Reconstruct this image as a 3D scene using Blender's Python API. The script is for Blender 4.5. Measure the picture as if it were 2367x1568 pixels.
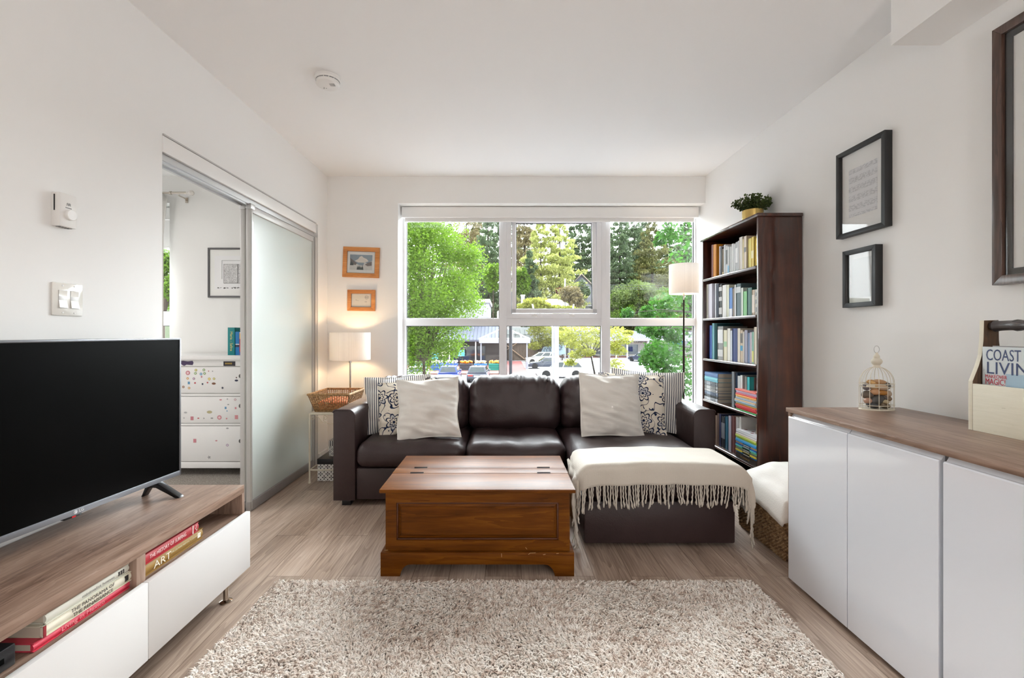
import bpy, bmesh, math, random
import numpy as np
from mathutils import Vector, Matrix, noise
for o in list(bpy.data.objects): bpy.data.objects.remove(o)
S = bpy.context.scene
COL = S.collection
R = math.radians
random.seed(7)

# ------------------------------------------------------------------ camera, sky, light, exposure
F, VX, VY, EH = 1052.0, 1166.0, 770.0, 1.193      # 16 mm lens on full frame, eye height 1.19 m
def at(px, py, Y):
    """the point at depth Y that the photograph shows at (px, py): used to measure the real place"""
    return ((px-VX)*Y/F, Y, EH-(py-VY)*Y/F)
cam = bpy.data.cameras.new('camera'); co = bpy.data.objects.new('camera', cam); COL.objects.link(co)
cam.sensor_width = 36; cam.sensor_fit = 'HORIZONTAL'; cam.lens = 36*F/2367
cam.shift_x = (1183.5-VX)/2367; cam.shift_y = (VY-784)/2367
cam.clip_start = .02; cam.clip_end = 1000
co.location = (0, 0, EH); co.rotation_euler = (R(90), 0, 0)
S.camera = co

W = bpy.data.worlds.new('sky'); S.world = W; W.use_nodes = True
wt = W.node_tree; wt.nodes.clear()
wo = wt.nodes.new('ShaderNodeOutputWorld'); wb = wt.nodes.new('ShaderNodeBackground')
tc = wt.nodes.new('ShaderNodeTexCoord')
dp = wt.nodes.new('ShaderNodeVectorMath'); dp.operation = 'DOT_PRODUCT'
d0 = Vector((0.24, .84, .46)).normalized(); dp.inputs[1].default_value = d0
wt.links.new(tc.outputs['Generated'], dp.inputs[0])
mx = wt.nodes.new('ShaderNodeMath'); mx.operation = 'MAXIMUM'; mx.inputs[1].default_value = 0
wt.links.new(dp.outputs['Value'], mx.inputs[0])
pw = wt.nodes.new('ShaderNodeMath'); pw.operation = 'POWER'; pw.inputs[1].default_value = 5
wt.links.new(mx.outputs[0], pw.inputs[0])
ma = wt.nodes.new('ShaderNodeMath'); ma.operation = 'MULTIPLY_ADD'
ma.inputs[1].default_value = 22.0     # hazy bright part of the sky, where the veiled sun is
ma.inputs[2].default_value = 1.5      # the rest of the overcast sky
wt.links.new(pw.outputs[0], ma.inputs[0])
wb.inputs['Color'].default_value = (.915, .955, 1.0, 1)
wt.links.new(ma.outputs[0], wb.inputs['Strength'])
wt.links.new(wb.outputs[0], wo.inputs[0])

def lamp(name, typ, energy, loc, rot=(0, 0, 0), color=(1, 1, 1), **kw):
    l = bpy.data.lights.new(name, typ); l.energy = energy; l.color = color
    for k, v in kw.items(): setattr(l, k, v)
    o = bpy.data.objects.new(name, l); COL.objects.link(o); o.location = loc; o.rotation_euler = rot
    return o
lamp('sun', 'SUN', 2.2, (0, -20, 60), (R(42), 0, R(-25)), (1, .95, .86), angle=R(3))
for nm, x, z, w, h in (('window_portal', .45, 1.5, 2.9, 1.8), ('bedroom_window_portal', -3.9, 1.65, 1.4, 1.55)):
    p = lamp(nm, 'AREA', 1, (x, 4.72, z), (R(-90), 0, 0), shape='RECTANGLE', size=w, size_y=h)
    p.data.cycles.is_portal = True
# unseen fill lights, added to brighten the living room and the bedroom
lamp('living_room_fill', 'POINT', 28, (1.1, -1.1, 1.44), color=(1, .985, .985), shadow_soft_size=.12)
lamp('bedroom_fill', 'AREA', 11, (-3.6, 2.3, 2.66), (0, 0, 0), (1, .96, .93), shape='DISK', size=.6)
vs = S.view_settings
vs.view_transform = 'Standard'; vs.look = 'None'; vs.gamma = 1; vs.use_curve_mapping = False
vs.exposure = 1.20
S.cycles.use_denoising = True
S.cycles.max_bounces = 10; S.cycles.diffuse_bounces = 6; S.cycles.glossy_bounces = 4
S.cycles.transmission_bounces = 6; S.cycles.transparent_max_bounces = 12
S.cycles.sample_clamp_indirect = 6
S.cycles.caustics_reflective = False; S.cycles.caustics_refractive = False
S.cycles.adaptive_threshold = .02

# ------------------------------------------------------------------ mesh building
def wloc(o):
    v = Vector((0, 0, 0))
    while o is not None: v = v + o.location; o = o.parent
    return v
class MB:
    def __init__(s): s.v = []; s.f = []; s.m = []; s.uv = None
    def add(s, vs, fs, mi=0):
        b = len(s.v); s.v.extend(tuple(p) for p in vs)
        s.f.extend([i+b for i in f] for f in fs); s.m.extend([mi]*len(fs)); return s
    def box(s, a, b, bev=0, mi=0, seg=2, M=None):
        """axis box from corner a to corner b, edges rounded by bev"""
        bm = bmesh.new(); bmesh.ops.create_cube(bm, size=1)
        for v in bm.verts: v.co = Vector([(a[i]+b[i])/2 + v.co[i]*(b[i]-a[i]) for i in range(3)])
        if bev > 0: bmesh.ops.bevel(bm, geom=list(bm.edges), offset=bev, segments=seg, profile=.5, affect='EDGES')
        return s.bm(bm, mi, M)
    def bm(s, bm, mi=0, M=None):
        bm.verts.index_update()
        s.add([(M @ v.co if M else v.co) for v in bm.verts], [[v.index for v in f.verts] for f in bm.faces], mi)
        bm.free(); return s
    def tube(s, pts, r, n=8, closed=False, mi=0):
        pts = [Vector(p) for p in pts]; k = len(pts)
        rs = r if isinstance(r, (list, tuple)) else [r]*k
        vs = []; up = None
        for i, p in enumerate(pts):
            if closed: t = pts[(i+1) % k]-pts[i-1]
            else: t = pts[min(i+1, k-1)]-pts[max(i-1, 0)]
            t = t.normalized() if t.length > 1e-9 else Vector((0, 0, 1))
            if up is None:
                up = Vector((0, 0, 1)) if abs(t.z) < .9 else Vector((1, 0, 0))
            a = (up - t*up.dot(t)); a = a.normalized() if a.length > 1e-6 else t.orthogonal().normalized()
            up = a; b = t.cross(a)
            for j in range(n):
                w = 2*math.pi*j/n; vs.append(p + (a*math.cos(w)+b*math.sin(w))*rs[i])
        fs = []
        for i in range(k if closed else k-1):
            for j in range(n):
                i2 = (i+1) % k; fs.append((i*n+j, i*n+(j+1) % n, i2*n+(j+1) % n, i2*n+j))
        if not closed: fs.append(tuple(range(n-1, -1, -1))); fs.append(tuple((k-1)*n+j for j in range(n)))
        return s.add(vs, fs, mi)
    def lathe(s, prof, c=(0, 0, 0), n=32, sx=1, sy=1, mi=0, caps=True, M=None):
        vs = []
        for r, z in prof:
            for j in range(n):
                w = 2*math.pi*j/n; p = Vector((r*math.cos(w)*sx, r*math.sin(w)*sy, z))
                if M: p = M @ p
                vs.append(p+Vector(c))
        k = len(prof); fs = []
        for i in range(k-1):
            for j in range(n): fs.append((i*n+j, i*n+(j+1) % n, (i+1)*n+(j+1) % n, (i+1)*n+j))
        if caps: fs.append(tuple(range(n-1, -1, -1))); fs.append(tuple((k-1)*n+j for j in range(n)))
        return s.add(vs, fs, mi)
    def prism(s, poly, ax, a0, a1, bev=0, mi=0, M=None):
        """polygon in the plane normal to axis ax (given in the two other axes in xyz order), extruded a0..a1"""
        def P(u, v, w): return {'x': (w, u, v), 'y': (u, w, v), 'z': (u, v, w)}[ax]
        bm = bmesh.new()
        A = [bm.verts.new(P(u, v, a0)) for u, v in poly]; B = [bm.verts.new(P(u, v, a1)) for u, v in poly]
        n = len(poly); bm.faces.new(A[::-1]); bm.faces.new(B)
        for i in range(n): bm.faces.new((A[i], A[(i+1) % n], B[(i+1) % n], B[i]))
        bmesh.ops.recalc_face_normals(bm, faces=bm.faces)
        if bev > 0: bmesh.ops.bevel(bm, geom=list(bm.edges), offset=bev, segments=2, profile=.5, affect='EDGES')
        return s.bm(bm, mi, M)
    def grid(s, fn, nu, nv, mi=0, cu=False, flip=False):
        """surface fn(u, v) with u, v in 0..1"""
        vs = [fn(i/(nu if cu else nu-1), j/(nv-1)) for j in range(nv) for i in range(nu)]
        fs = []
        for j in range(nv-1):
            for i in range(nu if cu else nu-1):
                a, b, c, d = j*nu+i, j*nu+(i+1) % nu, (j+1)*nu+(i+1) % nu, (j+1)*nu+i
                fs.append((d, c, b, a) if flip else (a, b, c, d))
        return s.add(vs, fs, mi)
    def rbox(s, c, d, r, n=10, fn=None, mi=0, M=None):
        """cushion: box of size d at c with edge radius r, fine enough to be shaped by fn(p, normal)"""
        bm = bmesh.new(); bmesh.ops.create_cube(bm, size=2)
        bmesh.ops.subdivide_edges(bm, edges=list(bm.edges), cuts=n-1, use_grid_fill=True)
        h = Vector(d)/2; ins = Vector([max(x-r, 1e-4) for x in h])
        for v in bm.verts:
            q = Vector([math.sin(x*math.pi/2)*.65+x*.35 for x in v.co])
            q = Vector([q[i]*h[i] for i in range(3)])
            k = Vector([max(-ins[i], min(ins[i], q[i])) for i in range(3)])
            e = q-k
            if e.length > 1e-9: e.normalize(); q = k+e*r
            nn = e if e.length > 1e-9 else Vector((0, 0, 1))
            if fn: q = fn(q, h)
            v.co = q+Vector(c)
        return s.bm(bm, mi, M)
    def build(s, name, mats, parent=None, world=True, smooth=38, **props):
        """one mesh object; its verts are in world space (world) or in the parent's own frame"""
        if not isinstance(mats, (list, tuple)): mats = [mats]
        V = np.array(s.v, dtype=float)
        off = np.zeros(3); loc = (0, 0, 0)
        if parent is not None:
            if world: off = np.array(wloc(parent))
        elif world:
            lo, hi = V.min(0), V.max(0); off = np.array([(lo[0]+hi[0])/2, (lo[1]+hi[1])/2, lo[2]]); loc = tuple(off)
        me = bpy.data.meshes.new(name); me.from_pydata((V-off).tolist(), [], s.f)
        for m in mats: me.materials.append(m)
        if len(mats) > 1: me.polygons.foreach_set('material_index', s.m)
        if smooth:
            me.polygons.foreach_set('use_smooth', [True]*len(me.polygons)); me.set_sharp_from_angle(angle=R(smooth))
        if s.uv is not None:
            ul = me.uv_layers.new(name='UVMap'); li = np.empty(len(me.loops), dtype=np.int32)
            me.loops.foreach_get('vertex_index', li); ul.data.foreach_set('uv', np.array(s.uv)[li].ravel())
        me.update()
        o = bpy.data.objects.new(name, me); COL.objects.link(o); o.location = loc
        if parent is not None: o.parent = parent
        for k, v in props.items(): o[k] = v
        return o
def tag(o, label=None, cat=None, group=None, kind=None):
    if label: o['label'] = label
    if cat: o['category'] = cat
    if group: o['group'] = group
    if kind: o['kind'] = kind
    return o
def thing(name, loc, label, cat, group=None, rz=0):
    o = bpy.data.objects.new(name, None); COL.objects.link(o); o.location = loc; o.rotation_euler = (0, 0, rz)
    o.empty_display_size = .1
    return tag(o, label, cat, group)
def struct(o): o['kind'] = 'structure'; return o
def text(name, s, size, mat, parent, loc, ux, uy, align='CENTER', ext=.0004, sx=1.0, shear=0, world=True):
    """raised lettering: ux is the reading direction, uy its up direction"""
    cu = bpy.data.curves.new(name, 'FONT'); cu.body = s; cu.size = size; cu.extrude = ext
    cu.align_x = align; cu.align_y = 'CENTER'; cu.shear = shear; cu.resolution_u = 3
    cu.materials.append(mat)
    tmp = bpy.data.objects.new(name, cu); me = bpy.data.meshes.new_from_object(tmp); bpy.data.objects.remove(tmp); bpy.data.curves.remove(cu)
    o = bpy.data.objects.new(name, me); COL.objects.link(o)
    ux = Vector(ux).normalized(); uy = Vector(uy).normalized(); uz = ux.cross(uy)
    M = Matrix((ux, uy, uz)).transposed().to_4x4()
    l = Vector(loc)
    if parent is not None:
        o.parent = parent
        if world: l = l-wloc(parent)
    o.matrix_local = Matrix.Translation(l) @ M @ Matrix.Diagonal((sx, 1, 1, 1))
    return o

# ------------------------------------------------------------------ materials
def c(r, g, b):
    return tuple(((x/255/12.92) if x/255 <= .04045 else ((x/255+.055)/1.055)**2.4) for x in (r, g, b))
class G:
    """small helper around a material's node tree"""
    def __init__(s, name):
        s.m = bpy.data.materials.new(name); s.m.use_nodes = True; s.t = s.m.node_tree; s.t.nodes.clear()
        s.out = s.t.nodes.new('ShaderNodeOutputMaterial')
    def n(s, typ, inp=None, **attr):
        nd = s.t.nodes.new('ShaderNode'+typ)
        for k, v in attr.items(): setattr(nd, k, v)
        for k, v in (inp or {}).items(): s.set(nd.inputs[k], v)
        return nd
    def set(s, sock, v):
        if isinstance(v, bpy.types.NodeSocket): s.t.links.new(v, sock)
        elif isinstance(v, (tuple, list)) and len(v) == 3 and sock.type == 'RGBA': sock.default_value = (*v, 1)
        else: sock.default_value = v
    def math(s, op, a, b=0.0, cc=None):
        nd = s.n('Math', {0: a, 1: b}, operation=op)
        if cc is not None: s.set(nd.inputs[2], cc)
        return nd.outputs[0]
    def mix(s, f, a, b, mode='MIX'):
        nd = s.n('Mix', {0: f, 6: a, 7: b}, data_type='RGBA', blend_type=mode); return nd.outputs[2]
    def coord(s, scale=(1, 1, 1), kind='Object', rot=(0, 0, 0)):
        t = s.n('TexCoord'); return s.n('Mapping', {0: t.outputs[kind], 'Scale': scale, 'Rotation': rot}).outputs[0]
    def noise(s, vec, scale, detail=3, rough=.5, dist=0):
        return s.n('TexNoise', {'Vector': vec, 'Scale': scale, 'Detail': detail, 'Roughness': rough, 'Distortion': dist})
    def ramp(s, f, stops):
        nd = s.n('ValToRGB', {0: f}); e = nd.color_ramp.elements
        while len(e) < len(stops): e.new(.5)
        for i, (p, col) in enumerate(stops): e[i].position = p; e[i].color = (*col, 1)
        return nd.outputs[0]
    def bump(s, h, strength, dist=.01): return s.n('Bump', {'Height': h, 'Strength': strength, 'Distance': dist}).outputs[0]
    def done(s, **kw):
        b = s.n('BsdfPrincipled')
        names = dict(col='Base Color', rough='Roughness', metal='Metallic', spec='Specular IOR Level', coat='Coat Weight', coatr='Coat Roughness', nrm='Normal', emit='Emission Color', es='Emission Strength', trans='Transmission Weight', ior='IOR', sheen='Sheen Weight', alpha='Alpha', sss='Subsurface Weight')
        for k, v in kw.items(): s.set(b.inputs[names[k]], v)
        s.t.links.new(b.outputs[0], s.out.inputs[0]); s.b = b; return s.m
_plain = {}
def plain(name, rgb, rough=.5, metal=0, coat=0, var=0, bump=0, bscale=200, spec=.5, coatr=.05):
    key = (name, rgb, rough, metal, coat, var, bump)
    if key in _plain: return _plain[key]
    g = G(name); col = c(*rgb); kw = {}
    v = g.coord()
    if var:
        nz = g.noise(v, 3, 4); k = 1-var
        col = g.mix(nz.outputs[0], tuple(x*k for x in col), tuple(min(1, x*(1+var*.5)) for x in col))
    if bump: kw['nrm'] = g.bump(g.noise(v, bscale, 2).outputs[0], bump, .002)
    _plain[key] = g.done(col=col, rough=rough, metal=metal, coat=coat, coatr=coatr, spec=spec, **kw)
    return _plain[key]
def wood(name, dark, mid, light, axis='y', rough=.4, coat=0, scale=1.0, lines=9, blotch=0, coatr=.15, spec=.5):
    """streaky wood, grain along the given axis"""
    g = G(name); sc = {'x': (1.2, 14, 14), 'y': (14, 1.2, 14), 'z': (14, 14, 1.2)}[axis]
    v = g.coord(tuple(k*scale for k in sc))
    a = g.noise(v, 1.0, 4, .55, .3); fine = g.noise(g.coord(tuple(k*scale*5 for k in sc)), 1.5, 3, .6)
    ring = g.math('FRACT', g.math('MULTIPLY', a.outputs[0], float(lines)))
    t = g.math('ADD', g.math('MULTIPLY', ring, .18), g.math('ADD', g.math('MULTIPLY', a.outputs[0], .75), g.math('MULTIPLY', g.math('SUBTRACT', fine.outputs[0], .5), .40)))
    col = g.ramp(t, [(.22, c(*dark)), (.5, c(*mid)), (.78, c(*light))])
    if blotch:
        bz = g.noise(g.coord((1, 1, 1)), 5, 3, .6)
        col = g.mix(g.math('MULTIPLY', g.ramp(bz.outputs[0], [(.35, (0, 0, 0)), (.7, (1, 1, 1))]), blotch), col, c(*dark))
    return g.done(col=col, rough=rough, coat=coat, coatr=coatr, spec=spec, nrm=g.bump(t, .08, .002))
M = {}
def mk():
    g = G('wall_paint'); v = g.coord()
    M['wall'] = g.done(col=c(238, 237, 235), rough=.55, spec=.35, nrm=g.bump(g.noise(v, 220, 3).outputs[0], .05, .001))
    M['ceiling'] = plain('ceiling_paint', (240, 239, 238), .8, bump=.05, bscale=150, spec=.2)
    M['trim'] = plain('white_trim', (238, 237, 235), .35)
    M['vinyl'] = plain('white_window_vinyl', (228, 227, 228), .35)
    M['gasket'] = plain('dark_window_gasket', (45, 48, 50), .6)
    M['blind'] = plain('blind_fabric', (228, 226, 224), .7)
    M['alu'] = plain('brushed_aluminium', (196, 196, 196), .38, metal=.85)
    M['alu2'] = plain('satin_grey_metal', (196, 194, 192), .40, metal=.2)
    M['chrome'] = plain('polished_nickel', (190, 182, 172), .12, metal=1)
    M['black'] = plain('black_plastic', (22, 22, 24), .35)
    M['blackwood'] = plain('black_frame_lacquer', (26, 27, 28), .45)
    M['screen'] = plain('black_screen', (1, 1, 1), .35, spec=.08)
    M['whitegloss'] = plain('white_gloss_lacquer', (229, 232, 239), .10, coat=.8, coatr=.03)
    M['whitesatin'] = plain('white_satin_front', (216, 214, 212), .45)
    M['whitewood'] = plain('white_painted_wood', (236, 234, 233), .4)
    M['plastic'] = plain('white_plastic', (232, 230, 227), .3)
    M['glossplastic'] = plain('ivory_gloss_plastic', (236, 233, 226), .12, coat=.5)
    M['greyplastic'] = plain('grey_plastic', (120, 120, 120), .5)
    M['walnut'] = wood('walnut_veneer', (98, 74, 60), (143, 117, 101), (172, 148, 133), 'y', .36, scale=1.1)
    M['walnutx'] = wood('walnut_veneer_crosswise', (98, 74, 60), (143, 117, 101), (172, 148, 133), 'z', .4)
    M['pine'] = wood('amber_pine', (70, 35, 2), (103, 56, 8), (130, 78, 18), 'x', .46, spec=.14, scale=.8, lines=5)
    M['pinedark'] = wood('amber_pine_groove', (60, 26, 8), (84, 40, 14), (104, 54, 22), 'x', .4)
    M['mahogany'] = wood('dark_mahogany', (30, 13, 8), (72, 32, 18), (104, 54, 30), 'z', .3, coat=.9, coatr=.06, scale=.5, lines=4, blotch=.6)
    M['oakframe'] = wood('honey_oak_frame', (176, 108, 52), (205, 138, 76), (220, 160, 98), 'x', .4)
    M['brownframe'] = wood('dark_brown_frame', (50, 34, 27), (82, 60, 50), (118, 96, 84), 'z', .3, coat=.3)
    M['branch'] = wood('weathered_branch', (30, 26, 26), (66, 60, 60), (140, 134, 130), 'y', .45, coat=.3)
    M['oldwood'] = wood('aged_brown_board', (44, 28, 18), (84, 60, 38), (112, 86, 58), 'z', .6)
    g = G('chipped_cream_paint'); v = g.coord((3, 1, 1)); z = g.noise(g.coord((2, 1.2, 14)), 6, 5, .7)
    M['chipped'] = g.done(col=g.ramp(z.outputs[0], [(.27, c(120, 98, 76)), (.31, c(226, 220, 200)), (.7, c(232, 226, 208))]), rough=.6, nrm=g.bump(z.outputs[0], .2, .003))
    # floor: oak-look vinyl planks along the room
    g = G('oak_plank_floor'); v = g.coord((1, 1, 1), rot=(0, 0, R(90)))
    bk = g.n('TexBrick', {'Vector': v, 'Color1': (0, 0, 0), 'Color2': (1, 1, 1), 'Mortar': (.5, .5, .5), 'Scale': 1, 'Mortar Size': .0012, 'Mortar Smooth': .1, 'Bias': 0, 'Brick Width': 1.22, 'Row Height': .178}, offset=.37, offset_frequency=2)
    shift = g.n('VectorMath', {0: g.coord((9, .9, 9)), 1: g.n('CombineXYZ', {0: g.math('MULTIPLY', bk.outputs[0], 37.0), 1: g.math('MULTIPLY', bk.outputs[0], 11.0)}).outputs[0]}, operation='ADD').outputs[0]
    a = g.noise(shift, .8, 3, .5, .2)
    ring = g.math('FRACT', g.math('MULTIPLY', a.outputs[0], 11.0))
    fine = g.noise(g.coord((120, 4, 1)), 1, 3, .6)
    t = g.math('ADD', g.math('ADD', g.math('MULTIPLY', ring, .13), g.math('MULTIPLY', a.outputs[0], .55)), g.math('ADD', g.math('MULTIPLY', g.math('SUBTRACT', fine.outputs[0], .5), .62), g.math('MULTIPLY', bk.outputs[0], .16)))
    col = g.ramp(t, [(.12, c(116, 95, 80)), (.42, c(173, 152, 136)), (.75, c(214, 197, 181))])
    col = g.mix(bk.outputs[1], col, c(96, 76, 60))
    M['floor'] = g.done(col=col, rough=g.math('MULTIPLY_ADD', t, .15, .33), nrm=g.bump(g.math('SUBTRACT', t, g.math('MULTIPLY', bk.outputs[1], 1.5)), .12, .002))
    g = G('grey_carpet'); v = g.coord(); z = g.noise(v, 160, 2)
    M['carpet'] = g.done(col=g.ramp(z.outputs[0], [(.3, c(128, 120, 112)), (.7, c(190, 182, 174))]), rough=1, spec=.1, nrm=g.bump(z.outputs[0], 1, .01))
    g = G('rug_pile'); v = g.coord(); oi = g.noise(v, 42, 2); big = g.noise(v, 3, 2)
    t = g.math('ADD', g.math('MULTIPLY', oi.outputs[0], .8), g.math('MULTIPLY', big.outputs[0], .25))
    M['rug'] = g.done(col=g.ramp(t, [(.32, c(176, 153, 138)), (.46, c(223, 209, 197)), (.62, c(241, 234, 226))]), rough=.95, spec=.12, sheen=.15)
    M['rugback'] = plain('rug_backing', (150, 132, 118), .95)
    g = G('brown_leather'); v = g.coord(); z = g.n('TexVoronoi', {'Vector': v, 'Scale': 260}); w = g.noise(v, 7, 4, .6, .6)
    h = g.math('ADD', g.math('MULTIPLY', z.outputs[0], .12), g.math('MULTIPLY', w.outputs[0], .8))
    M['leather'] = g.done(col=g.mix(w.outputs[0], c(42, 29, 30), c(60, 44, 44)), rough=g.math('MULTIPLY_ADD', w.outputs[0], .12, .36), spec=.5, nrm=g.bump(h, .28, .02))
    def fabric(name, rgb, scale=420, amt=.45, soft=.25, sheen=.2):
        g = G(name); v = g.coord(); wv = g.n('TexWave', {'Vector': v, 'Scale': scale/3, 'Distortion': 1.5, 'Detail': 1}); nz = g.noise(v, scale, 3); lo = g.noise(v, 9, 3)
        h = g.math('ADD', g.math('MULTIPLY', nz.outputs[0], .6), g.math('ADD', g.math('MULTIPLY', wv.outputs[1], .25), g.math('MULTIPLY', lo.outputs[0], 1.5)))
        k = c(*rgb); d = tuple(x*.90 for x in k)
        return g.done(col=g.mix(nz.outputs[0], d, k), rough=.9, spec=.15, sheen=sheen, nrm=g.bump(h, amt, .004))
    M['cream'] = fabric('cream_woven_cotton', (241, 237, 230), amt=.6)
    M['throw'] = fabric('oatmeal_throw_wool', (208, 200, 188), 300)
    M['whitethrow'] = plain('white_fleece', (232, 229, 224), .95, bump=.5, bscale=160)
    M['curtain'] = fabric('white_curtain', (236, 234, 230))
    # ticking stripe: thin navy lines on cream
    g = G('navy_ticking_stripe'); v = g.coord(); x = g.n('SeparateXYZ', {0: v}).outputs[0]
    fr = g.math('FRACT', g.math('MULTIPLY', x, 62.0)); st = g.math('LESS_THAN', fr, .36)
    M['stripe'] = g.done(col=g.mix(st, c(240, 237, 230), c(64, 68, 84)), rough=.9, spec=.15, nrm=g.bump(g.noise(v, 400, 2).outputs[0], .3, .003))
    # blue flowers with outlined petals and trailing stems on linen
    g = G('blue_flower_print'); sx = g.n('SeparateXYZ', {0: g.coord()})
    v = g.n('CombineXYZ', {0: g.math('ADD', sx.outputs[0], .13), 1: g.math('ADD', sx.outputs[2], .07)}).outputs[0]
    SC = 6.2
    vo = g.n('TexVoronoi', {'Vector': v, 'Scale': SC, 'Randomness': .55}, voronoi_dimensions='2D')
    df = g.n('VectorMath', {0: v, 1: vo.outputs['Position']}, operation='SUBTRACT').outputs[0]
    sp = g.n('SeparateXYZ', {0: df}); ang = g.math('ARCTAN2', sp.outputs[1], sp.outputs[0])
    rr = g.math('MULTIPLY', vo.outputs['Distance'], 1.0)
    pet = g.math('ABSOLUTE', g.math('COSINE', g.math('MULTIPLY', ang, 3.5)))
    Rp = g.math('MULTIPLY_ADD', pet, .14, .22)
    edge = g.math('LESS_THAN', g.math('ABSOLUTE', g.math('SUBTRACT', rr, Rp)), .030)
    Rq = g.math('MULTIPLY_ADD', pet, .08, .11)
    edge2 = g.math('LESS_THAN', g.math('ABSOLUTE', g.math('SUBTRACT', rr, Rq)), .022)
    core = g.math('LESS_THAN', rr, .06)
    wob = g.noise(v, 9, 1, .4, .3)
    stem = g.math('MULTIPLY', g.math('LESS_THAN', g.math('ABSOLUTE', g.math('SUBTRACT', wob.outputs[0], .5)), .012), g.math('GREATER_THAN', rr, .36))
    leaf = g.math('MULTIPLY', g.math('GREATER_THAN', g.noise(v, 26, 1, .3, .8).outputs[0], .70), g.math('GREATER_THAN', rr, .40))
    ink = g.math('MINIMUM', g.math('ADD', g.math('ADD', edge, edge2), g.math('ADD', core, g.math('ADD', stem, leaf))), 1.0)
    fill = g.math('MULTIPLY', g.math('LESS_THAN', rr, Rp), g.math('GREATER_THAN', g.noise(v, 12, 0).outputs[0], .5))
    base = g.mix(g.math('MULTIPLY', fill, .45), c(234, 226, 212), c(120, 136, 168))
    M['floral'] = g.done(col=g.mix(ink, base, c(38, 48, 76)), rough=.9, spec=.15, nrm=g.bump(g.noise(v, 300, 2).outputs[0], .3, .003))
    # wicker
    g = G('wicker'); v = g.coord(); z = g.noise(v, 60, 3)
    M['wicker'] = g.done(col=g.ramp(z.outputs[0], [(.3, c(112, 80, 46)), (.55, c(164, 126, 80)), (.75, c(196, 160, 112))]), rough=.6)
    g = G('seagrass'); v = g.coord(); z = g.noise(v, 45, 3, .6)
    M['wickerdark'] = g.done(col=g.ramp(z.outputs[0], [(.3, c(84, 58, 36)), (.55, c(150, 118, 82)), (.75, c(190, 162, 122))]), rough=.7)
    M['ironcream'] = plain('cream_painted_iron', (216, 208, 190), .5)
    # lamp shades: pleated-weave paper, light comes through
    def shade(name, rgb):
        g = G(name); v = g.coord((1, 1, 1)); vo = g.n('TexVoronoi', {'Vector': g.coord((150, 150, 95)), 'Scale': 1, 'Randomness': .1})
        hgt = vo.outputs[0]; col = g.mix(hgt, c(*rgb), tuple(k*.80 for k in c(*rgb)))
        d = g.n('BsdfDiffuse', {0: col, 'Normal': g.bump(hgt, .5, .003)}); tr = g.n('BsdfTranslucent', {0: col})
        mixn = g.n('MixShader', {0: .27, 1: d.outputs[0], 2: tr.outputs[0]}); g.t.links.new(mixn.outputs[0], g.out.inputs[0]); return g.m
    M['shade'] = shade('textured_white_shade', (247, 245, 243))
    # thin panes
    def pane(name, tint, refl):
        g = G(name); ge = g.n('NewGeometry'); cs = g.math('ABSOLUTE', g.n('VectorMath', {0: ge.outputs['Incoming'], 1: ge.outputs['Normal']}, operation='DOT_PRODUCT').outputs['Value'])
        fr = g.n('Math', {0: g.math('POWER', g.math('SUBTRACT', 1.0, cs), 5.0), 1: .96, 2: .04}, operation='MULTIPLY_ADD'); tr = g.n('BsdfTransparent', {0: tint}); gl = g.n('BsdfGlossy', {0: (1, 1, 1), 1: .01})
        mm = g.n('MixShader', {0: g.math('MULTIPLY', fr.outputs[0], refl), 1: tr.outputs[0], 2: gl.outputs[0]}); g.t.links.new(mm.outputs[0], g.out.inputs[0]); return g.m
    M['glass'] = pane('window_glass', (.97, .985, .975), .7)
    M['picglass'] = pane('picture_glass', (.98, .98, .98), 1.0)
    M['carglass'] = plain('dark_car_glass', (40, 52, 56), .05, coat=1)
    g = G('frosted_glass')
    b1 = g.n('BsdfPrincipled', {'Base Color': c(236, 240, 237), 'Roughness': .3, 'Coat Weight': .8, 'Coat Roughness': .02}); b2 = g.n('BsdfTranslucent', {0: c(232, 240, 237)})
    mm = g.n('MixShader', {0: .38, 1: b1.outputs[0], 2: b2.outputs[0]}); g.t.links.new(mm.outputs[0], g.out.inputs[0]); M['frost'] = g.m
    M['paper'] = plain('page_block', (206, 196, 178), .85)
    M['mat'] = plain('picture_mat', (236, 235, 232), .8)
    M['brass'] = plain('brushed_brass', (206, 178, 110), .22, metal=1)
    M['soil'] = plain('potting_soil', (40, 30, 24), 1)
    M['darkbronze'] = plain('dark_bronze_pole', (44, 36, 32), .3, metal=.8)
    M['hinge'] = plain('dark_iron_hinge', (36, 22, 16), .45, metal=.5)
    # foliage
    def leafm(name, a, b, tr=.45):
        g = G(name); v = g.coord(); z = g.noise(v, 1.7, 3, .6); z2 = g.n('NewGeometry').outputs['Random Per Island']
        t = g.math('ADD', g.math('MULTIPLY', z.outputs[0], .5), g.math('MULTIPLY', z2, .5)); col = g.mix(t, c(*a), c(*b))
        d = g.n('BsdfPrincipled', {'Base Color': col, 'Roughness': .55, 'Specular IOR Level': .25}); r = g.n('BsdfTranslucent', {0: g.mix(.5, col, c(*b))})
        mm = g.n('MixShader', {0: tr, 1: d.outputs[0], 2: r.outputs[0]}); g.t.links.new(mm.outputs[0], g.out.inputs[0]); return g.m
    M['leaf_bright'] = leafm('fresh_green_leaves', (60, 90, 24), (112, 146, 40))
    M['leaf_yellow'] = leafm('yellow_green_leaves', (108, 120, 43), (158, 160, 72))
    M['leaf_maple'] = leafm('maple_leaves', (29, 62, 29), (65, 110, 38))
    M['leaf_pale'] = leafm('pale_green_leaves', (72, 96, 52), (122, 138, 79))
    M['needle_dark'] = leafm('dark_fir_needles', (58, 78, 58), (104, 124, 86), .25)  # lightened green, distance haze is mixed into the colour
    M['needle_olive'] = leafm('olive_cedar_sprays', (74, 81, 46), (120, 120, 72), .25)
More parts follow.
